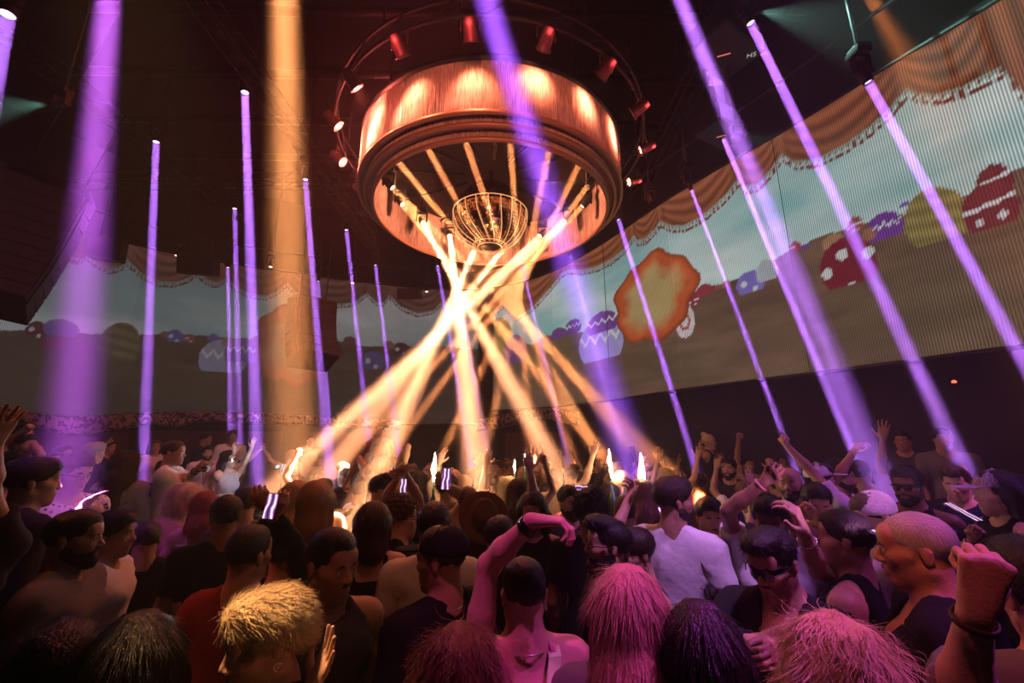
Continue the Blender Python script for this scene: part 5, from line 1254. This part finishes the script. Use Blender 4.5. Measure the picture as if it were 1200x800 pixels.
who(203, 531, 30, 74, 'tee', 'white', 'fade', 'dark brown', 1, 'cameraman in white t-shirt in profile holding a camera', stubble=.2, extras=('eyes', band(0, 1, .7, .034, .02, GLOSSB, 'black_armband')), arms={'+': ((222, 562, -.05), (232, 548, -.15), 'hold'), '-': ((215, 565, .05), (230, 552, .0), 'hold')}, lim=(.9, 1.12))
who(243, 531, 20, 8, 'openshirt', 'white', 'short', 'black', 1, 'smiling man in open white shirt at the booth', extras=('eyes', 'beard'), lim=(.9, 1.12))
who(241, 515, 15, 60, 'tee', 'black', 'short', 'dark brown', 1, 'man in profile in the dark behind the booth', lim=(.9, 1.2), floor=.3)
who(272, 512, 15, 10, 'long', 'white', 'short', 'black', 2, 'man in white shirt standing high behind the booth', lim=(.9, 1.2), floor=.45, extras=('eyes',))
who(268, 540, 22, 30, 'bra', 'silver', 'long', 'black', 0, 'woman in crop top flinging both arms toward the beams', fem=True, head=(10, -10, 0), arms={'-': ((263, 548, 0), (281, 517, 0), 'open', {'tip': (282, 505, 0)}), '+': ((285, 545, 0), (297, 520, 0), 'open', {'tip': (300, 508, 0)})}, extras=('eyes', 'shades'), lim=(.9, 1.15))
who(448, 528, 26, 182, 'tank', 'black', 'wavy', 'light brown', 0, 'woman with long streaked hair raised above the crowd, seen from behind', fem=True, lim=(.9, 1.1), floor=.35, hl='blonde', arms={'+': ((425, 545, 0), (408, 560, 0), 'half'), '-': ((470, 538, .0), (474, 545, -.1), 'half')})
who(446, 507, 14, 10, 'tee', 'maroon', 'short', 'black', 1, 'man standing high behind the woman with streaked hair', floor=.5, lim=(.9, 1.3))
who(364, 516, 13, 8, 'tee', 'black', 'short', 'black', 1, 'dim man standing high in the booth haze', floor=.5, lim=(.9, 1.3))
who(631, 526, 14, 0, 'long', 'black', None, 'black', 1, 'bald man in dark jacket standing before the red recess', floor=.3, lim=(.9, 1.3), extras=('eyes',))
who(831, 518, 18, 66, 'tank', 'black', 'bun', 'blonde', 0, 'slim woman with topknot in black top, one elbow lifted', fem=True, floor=.3, lim=(.85, 1.2), arms={'-': ((826, 530, 0), (822, 524, 0), 'half'), '+': ((842, 536, 0), (850, 548, 0), 'relaxed')}, extras=('eyes',))
who(854, 549, 25, -16, 'tee', 'black', 'short', 'black', 1, 'laughing bearded man below the woman with topknot', extras=('eyes', 'beard'))
who(876, 545, 20, 30, 'tee', 'beige', 'short', 'black', 1, 'man with raised fist beside the laughing bearded man', extras=('eyes',), arms={'-': ((864, 538, 0), (865, 522, 0), 'fist')})
who(888, 515, 12, -8, 'long', 'black', 'short', 'black', 2, 'dark figure in sunglasses high before the wall', floor=.5, lim=(.9, 1.3), extras=('shades',))
who(941, 515, 14, 20, 'long', 'black', 'long', 'blonde', 0, 'blonde figure high before the dark wall', fem=True, floor=.5, lim=(.9, 1.3))
who(217, 586, 32, 12, 'tee', 'pink', 'big', 'blonde', 0, 'smiling woman with curly blonde hair under the cameraman', fem=True, extras=('eyes',))
who(240, 594, 34, 176, 'straps', 'beige', 'long', 'red', 0, 'woman with long copper hair and bare shoulders, seen from behind', fem=True)
who(287, 592, 36, 178, 'tee', 'brown', 'short', 'dark brown', 1, 'short-haired man in front of the booth desk, seen from behind', arms=None)
who(345, 588, 44, 190, 'straps', 'cream', 'wavy', 'blonde', 0, 'pale blonde head burning bright in the amber beam', fem=True)
who(370, 590, 42, 170, 'straps', 'beige', 'bob', 'light brown', 0, 'woman with bare back in the amber beam beside the blonde head', fem=True)
who(330, 650, 46, 180, 'jacket', 'black', 'short', 'black', 1, 'man in black jacket filming with a phone held high', lim=(.85, 1.1), arms={'-': ((344, 640, -.02), (326, 612, -.06), 'hold', {'tip': (319, 600, -.08)}), '+': ((300, 640, -.02), (312, 616, -.06), 'hold', {'tip': (317, 602, -.08)})})
phone(318, 593, at_depth(318, 593, 1).y and 1.88, 29, 'phone held up by the man in black jacket, screen showing violet beams', 4)
who(548, 590, 34, 182, 'long', 'beige', 'short', 'brown', 0, 'person in pale sleeves holding a phone up in the amber shaft', arms={'+': ((545, 592, 0), (532, 575, -.04), 'hold', {'tip': (524, 566, -.05)})})
phone(523, 561, 3.15, 25, 'phone lifted in the brightest amber shaft, screen lit', 2)
who(474, 597, 34, 176, 'tee', 'black', 'short', 'dark brown', 1, 'man reaching up with a phone under the streaked-hair woman', arms={'-': ((490, 582, 0), (478, 560, -.05), 'hold', {'tip': (472, 560, -.1)}), '+': ((452, 590, 0), (462, 566, -.05), 'hold')})
phone(473, 569, 3.4, 16, 'small phone under the woman with streaked hair, showing crowd', 0)
phone(462, 555, 4.2, 15, 'small bright phone held beside a raised wrist', 12)
phone(332, 548, 5.2, 9, 'tiny phone glowing before the booth', 5)
phone(681, 572, 3.4, 16, 'phone held flat and glowing in the middle of the crowd', 0, True)
o_, B_ = who(-52, 596, 60, 20, 'tee', 'black', 'short', 'black', 1, 'dancer outside the left edge reaching a spread hand into view', arms={'+': ((-30, 530, -.05), (-2, 482, -.1), 'open', {'tip': (16, 440, -.12)})}, lim=(.9, 1.15), depth=1.9)
# camera held by the cameraman
P = at_depth(238, 548, project(PLACED[[r[0]['label'][:9] for r in PLACED].index('cameraman')][1])[2]-.1); cr = empty('video_camera', P, .4); tag(cr, 'small black video camera held by the man in white t-shirt', 'camera')
b = MB(); b.box((0, 0, 0), (.10, .14, .08)); b.build('camera_body', BLACKM, cr); b = MB(); b.lathe([(.001, .09), (.03, .09), (.035, 0), (.03, 0)], 16, (0, .07, 0), Euler((-PI/2, 0, 0)).to_matrix()); b.build('camera_lens', GLOSSB, cr)

# bright screens held low; pink glow lights and second phone added to tint faces
for px, py, dep, en, lab in ((1046, 636, 1.75, 5, 'bright phone held low beneath the sequin cap'), (1128, 600, 2.3, 4, 'added bright phone held low under the pink-lit face')):
    r = phone(px, py, dep, 0, lab, 10); r.rotation_euler = (math.radians(-60), 0, .3)
    l = bpy.data.lights.new('added_phone_light', 'AREA'); l.size = .12; l.energy = en; l.color = (1, .35, .9); lo_ = bpy.data.objects.new('added_phone_light', l); COL.objects.link(lo_); lo_.location = r.location+Vector((0, -.02, .05)); lo_.rotation_euler = (math.radians(180-20), 0, 0)

for key, src, ang, en, c in (('sequin cap', (3.2, 0.9, 6.6), 5, 1500, (.9, .25, .9)), ('young man with face lit bright pink', (3.9, 1.0, 6.4), 5, 700, (1, .2, .7)), ('older man', (0.2, 0.1, 5.0), 7, 260, (1, .22, .10))):
    q = [r for r in PLACED if key in r[0]['label']][0]; spot('added_wash_light', src, q[1]+Vector((0, 0, .05)), ang, en, c, .8, .05)  # narrow spots added to brighten three heads
# ------------------------------------------------------------------ the DJ booth desk
P0 = at_y(245, 575, 5.2); bt = empty('booth_desk', (-2.6, 4.9, 0)); tag(bt, 'long black booth desk with shiny top in front of the raised area', 'desk')
b = MB(); b.box((0, 0, 1.36), (1.6, .55, .05)); b.build('desk_top', GLOSSB, bt)
b = MB(); b.box((0, -.22, .67), (1.5, .06, 1.33)); b.build('front_panel', BLACKM, bt)
for sx in (-1, 1): b = MB(); b.box((sx*.73, 0, .67), (.06, .5, 1.33)); b.build('side_panel', BLACKM, bt)
for k, (dx, lab) in enumerate(((-.35, 'flat black deck with glinting platter on the booth desk, nearer the cameraman'), (.3, 'flat black deck with glinting platter on the booth desk, nearer the chandelier'))):
    r = empty('disc_player', (-2.6+dx, 4.9, 1.386)); tag(r, lab, 'player'); b = MB(); b.box((0, 0, .03), (.34, .40, .06)); b.build('case', BLACKM, r)
    b = MB(); b.lathe([(.001, .075), (.10, .075), (.11, .06), (.001, .06)], 24, (0, 0, 0)); b.build('platter', mat('silver_metal', (.8, .78, .8), .2, 1.0), r)
BOOTHL = mat('bright_booth_lamp', (.8, .8, .9), .3, emit=(.75, .85, 1.0), estr=14)
P = at_depth(326, 548, 6.0); r = empty('booth_lamp', P); tag(r, 'small lamp on the booth flaring blue-white through the haze', 'stage lamp')
b = MB(); b.lathe([(.001, .06), (.03, .05), (.045, 0), (.04, -.02)], 14, (0, 0, 0), Euler((PI/2, 0, 0)).to_matrix()); b.build('lamp_shell', BLACKM, r)
b = MB(); uv_ball(b, (0, .0, 0), .032); b.build('bulb', BOOTHL, r)
l = bpy.data.lights.new('booth_light', 'POINT'); l.energy = 30; l.color = (.65, .8, 1.0); l.shadow_soft_size = .05; lo_ = bpy.data.objects.new('booth_light', l); COL.objects.link(lo_); lo_.location = P+Vector((.05, -.1, .12))
# glowing shapes added in place of overlit raised hands; bottles and sticks invented
HANDGLOW = mat('overlit_hand_glow', (1, .9, .7), .5, emit=(1.0, .78, .45), estr=22)
for px, py, dep, hh, lab in ((509, 546, 4.6, .16, 'white glow standing in for an overlit hand in the amber shaft'), (714, 537, 4.9, .12, 'glow standing in for overlit hands above the crowd, between violet and amber beams'), (752, 552, 4.3, .20, 'tallest glow standing in for an overlit arm, beside the raised hands'),
                             (716, 548, 4.6, .10, 'smaller stand-in glow for an overlit hand just under another'), (615, 537, 5.2, .06, 'round white stand-in glow before the red recess'), (603, 545, 5.0, .07, 'dim stand-in for an overlit hand beside the round glow')):
    P = at_depth(px, py, dep); r = empty('hand_glow_standin', P-Vector((0, 0, hh))); tag(r, lab, 'sparkler'); b = MB()
    b.tube([(0, 0, 0), (.004, 0, hh*.4), (-.006, 0, hh*.8), (.004, 0, hh*1.4), (0, 0, hh*1.9)], [.006, .022*hh/.16, .03*hh/.16, .016*hh/.16, .002], 8); b.build('glow_shape', HANDGLOW, r)
    b = MB(); b.tube([(0, 0, -.10), (0, 0, 0)], .006, 6); b.build('added_stick', mat('silver_metal', (.8, .78, .8), .2, 1.0), r)
    b = MB(); b.lathe([(.001, -.36), (.038, -.36), (.038, -.20), (.014, -.14), (.014, -.08), (.001, -.08)], 14); b.build('bottle', mat('dark_green_glass', (.02, .05, .03), .1), r)  # bottle invented to hold up the glow
    l = bpy.data.lights.new('sparkler_light', 'POINT'); l.energy = 7*hh/.16; l.color = (1, .6, .3); l.shadow_soft_size = .03; lo_ = bpy.data.objects.new('sparkler_light', l); COL.objects.link(lo_); lo_.location = P+Vector((0, -.06, hh*.6))

# ------------------------------------------------------------------ the rest of the crowd: figures from a pool of poses, one object each
def arm(e, w_, hd, **k): return dict(e=e, w=w_, hand=hd, **k)
POSES = {
    'idle': ({}, ''), 'idle2': ({'head': (25, 5, 0)}, ''), 'up1': ({'+': arm((.30, -.08, 1.66), (.22, -.15, 1.92), 'fist')}, 'with one fist up'), 'up2': ({'+': arm((.34, -.1, 1.62), (.30, -.16, 1.9), 'open'), '-': arm((-.32, -.1, 1.62), (-.26, -.16, 1.9), 'half')}, 'with both arms up'),
    'wave': ({'-': arm((-.33, -.1, 1.64), (-.40, -.16, 1.9), 'open')}, 'waving one hand'), 'point': ({'+': arm((.28, -.22, 1.60), (.26, -.40, 1.80), 'point')}, 'pointing upward'), 'low': ({'+': arm((.30, -.12, 1.22), (.16, -.32, 1.36), 'half'), '-': arm((-.30, -.1, 1.22), (-.2, -.3, 1.3), 'half')}, 'with hands at the chest'),
    'clap': ({'+': arm((.26, -.2, 1.5), (.08, -.32, 1.74), 'open'), '-': arm((-.26, -.2, 1.5), (-.06, -.32, 1.74), 'open')}, 'clapping overhead')}
for fem in (False, True):
    for k, (sp, ph) in POSES.items():
        s = dict(sp); s['fem'] = fem; s['adapt'] = .35; body_set(('F' if fem else 'M')+k, s, ['tee', 'tank', 'long'] if not fem else ['tank', 'straps', 'tee'], .0105)
LOWLOCKS = None
def zone(px, py):
    d = 'at the far back of the floor' if py < 556 else 'in the middle of the floor' if py < 585 else 'among the nearer dancers'
    x = 'below the big loudspeaker stack' if px < 150 else 'before the booth' if px < 330 else 'where the amber beams spread' if px < 470 else 'under the chandelier' if px < 680 else 'under the fiery ring' if px < 860 else 'below the spotted egg' if px < 1040 else 'by the dark wall'
    return d, x
fr = random.Random(11); explicit = [(r.location.x, r.location.y, px, py, sz, P.y) for r, P, S, px, py, sz, fl in PLACED]; spots = []
cand = []
y = 2.6
while y < 9.3:
    w_ = min(1.28*y+.2, 8.5); x = -w_
    while x < w_:
        cand.append((x+fr.uniform(-.13, .13), y+fr.uniform(-.14, .14))); x += .56+.010*y
    y += .50
POOLGEN = []
for (x, y) in cand:
    if y > np.interp(x, [-13, -10, -8, -5, -2.8, -.8, 1, 2.4, 3.5, 4.3, 4.8, 5.5, 6.1, 6.7], [6, 9.5, 10.5, 11.5, 12.5, 12.5, 11.3, 9.6, 7.4, 6.0, 5.2, 4.0, 3.0, 1.6]): continue
    if -3.7 < x < -1.5 and 4.35 < y < 5.4: continue                        # booth desk
    onp = (-8.5 < x < -3.3 and 5.0 < y < 9.4)
    if any(abs(v) < .28 for v in ((x+8.5) if 5 < y < 9.4 else 9, (x+3.3) if 5 < y < 9.4 else 9, (y-5.0) if -8.5 < x < -3.3 else 9, (y-9.4) if -8.5 < x < -3.3 else 9)): continue
    if onp and (fr.random() < .72 or y < 5.9): continue
    S = fr.uniform(.92, 1.04); fl = .30 if onp else 0.0; P = Vector((x, y, 1.625*S+fl)); px, py, Z = project(P); size = FPX*.245*S/Z
    if not (-30 < px < 1230): continue
    x += fr.uniform(-.05, .05)
    bad = any((x-q[0])**2+(y-q[1])**2 < .43**2 for q in spots)
    for ex, ey, epx, epy, esz, eY in explicit:
        if (x-ex)**2+(y-ey)**2 < .42**2: bad = True; break
        if y < eY and abs(px-epx) < .55*(size+esz) and py-size*.55 < epy+esz*.5 and py > epy-10: bad = True; break
    if bad: continue
    spots.append((x, y, S, fl, P, px, py, size))
spots.sort(key=lambda s: s[1])
people = []
for (x, y, S, fl, P, px, py, size) in spots:
    fem = fr.random() < .36; q = fr.random(); far = y > 5
    up = .34 if px > 430 else .26
    pose = fr.choice(['up1', 'up2', 'wave', 'point', 'clap', 'up1']) if q < up else fr.choice(['idle', 'idle', 'idle2', 'low'])
    face_cam = fr.random() < (.22 if not fem else .2)
    tgt = math.degrees(math.atan2(x+.4, -(y-6.9)))                   # most look to the middle or the booth
    if face_cam: yaw = fr.uniform(-50, 50)
    else: yaw = (math.degrees(math.atan2(x+.4, (y-7.6)))*-1 if y > 6.2 else 180+fr.uniform(-45, 45)) if fr.random() < .7 else fr.uniform(90, 270)
    hair = fr.choice(['long', 'wavy', 'bob', 'bun', 'long']) if fem else fr.choice(['short', 'fade', 'short', 'quiff', 'curly', 'buzz', 'fade'])
    hairc = fr.choice(['black', 'dark brown', 'brown', 'black', 'light brown', 'blonde'] if fem else ['black', 'black', 'dark brown', 'dark brown', 'brown'])
    top = fr.choice(['tank', 'straps', 'tee']) if fem else fr.choice(['tee', 'tee', 'tank', 'long', 'tee'])
    topc = fr.choice(['black', 'black', 'white', 'dark grey', 'maroon', 'navy', 'beige', 'grey', 'pink' if fem else 'olive', 'black'])
    skin = fr.choice([0, 1, 1, 2, 0, 3]); ex = []
    if size > 17 and abs(((yaw+180) % 360)-180) < 110: ex.append('eyes')
    if not fem and fr.random() < .35 and 'eyes' in ex: ex.append('beard')
    if not fem and fr.random() < .10: ex.append('cap_black'); hair = 'fade'
    d, zn = zone(px, py); facing = 'seen from behind' if abs(((yaw+180) % 360)-180) > 120 else 'in profile' if abs(((yaw+180) % 360)-180) > 55 else 'facing this way'
    hd = {'long': 'long', 'wavy': 'wavy long', 'bob': 'bobbed', 'bun': 'pinned-up', 'short': 'short', 'fade': 'cropped', 'quiff': 'swept-up', 'curly': 'curly', 'buzz': 'shaved'}[hair]
    garment = {'tank': 'tank top', 'straps': 'strappy top', 'tee': 't-shirt', 'long': 'long sleeves'}[top]; ph = POSES[pose][1]
    people.append(dict(px=px, py=py, size=size, yaw=yaw, B=POOL[('F' if fem else 'M')+pose], top=top, topc=topc, hair=hair, hairc=hairc, skin=skin, ex=ex, P=P, S=S, fl=fl, d=d,
                       desc='%s %s in %s %s' % (hairc, hd, topc, garment), fac=facing, ph=ph, zn=zn, fem=fem))
LAB = {}
for p in people:
    p['lab'] = ('%s hair, %s %s, %s, %s' % (p['desc'].split(' in ')[0], p['topc'], p['desc'].split(p['topc']+' ')[-1] if p['topc'] in p['desc'] else '', p['ph'].replace('with ', '') or p['fac'], p['zn'])).replace('  ', ' ')
    LAB.setdefault(p['lab'], []).append(p)
for lab, ps in LAB.items():
    if len(ps) > 1:
        ps.sort(key=lambda p: p['px'])
        for i, p in enumerate(ps): p['lab'] = lab+', %s from the left' % ORD[min(i, 29)] if len(ps) > 2 else lab+(', nearer the booth' if i == 0 else ', farther from the booth')
for p in people:
    if len(p['lab'].split()) > 16: p['lab'] = p['lab'].replace(' hair,', ',').replace('clapping overhead', 'clapping').replace(' from the left', ' along')
    GR = {'at the far back of the floor': 'dancers at the far back of the floor', 'in the middle of the floor': 'dancers in the middle of the floor', 'among the nearer dancers': 'dancers nearer the camera'}[p['d']]
    if p['size'] < 17: det = 0
    else: det = 1
    figure(p['px'], p['py'], p['size'], p['yaw'], p['B'], p['top'], p['topc'], p['hair'], p['hairc'], p['skin'], p['lab'], GR, P=p['P'], S=p['S'], fl=p['fl'], extras=p['ex'], detail=det)
print('CROWD', len(people), 'explicit', len(PLACED)-len(people))

for r in PLACED:
    if r[0].name in ('person.044', 'person.045', 'person.047', 'person.053', 'person.055', 'person.056', 'person.052'): print('POS', r[0].name, [round(v, 2) for v in r[0].location], round(r[2], 2), r[0]['label'][:50])
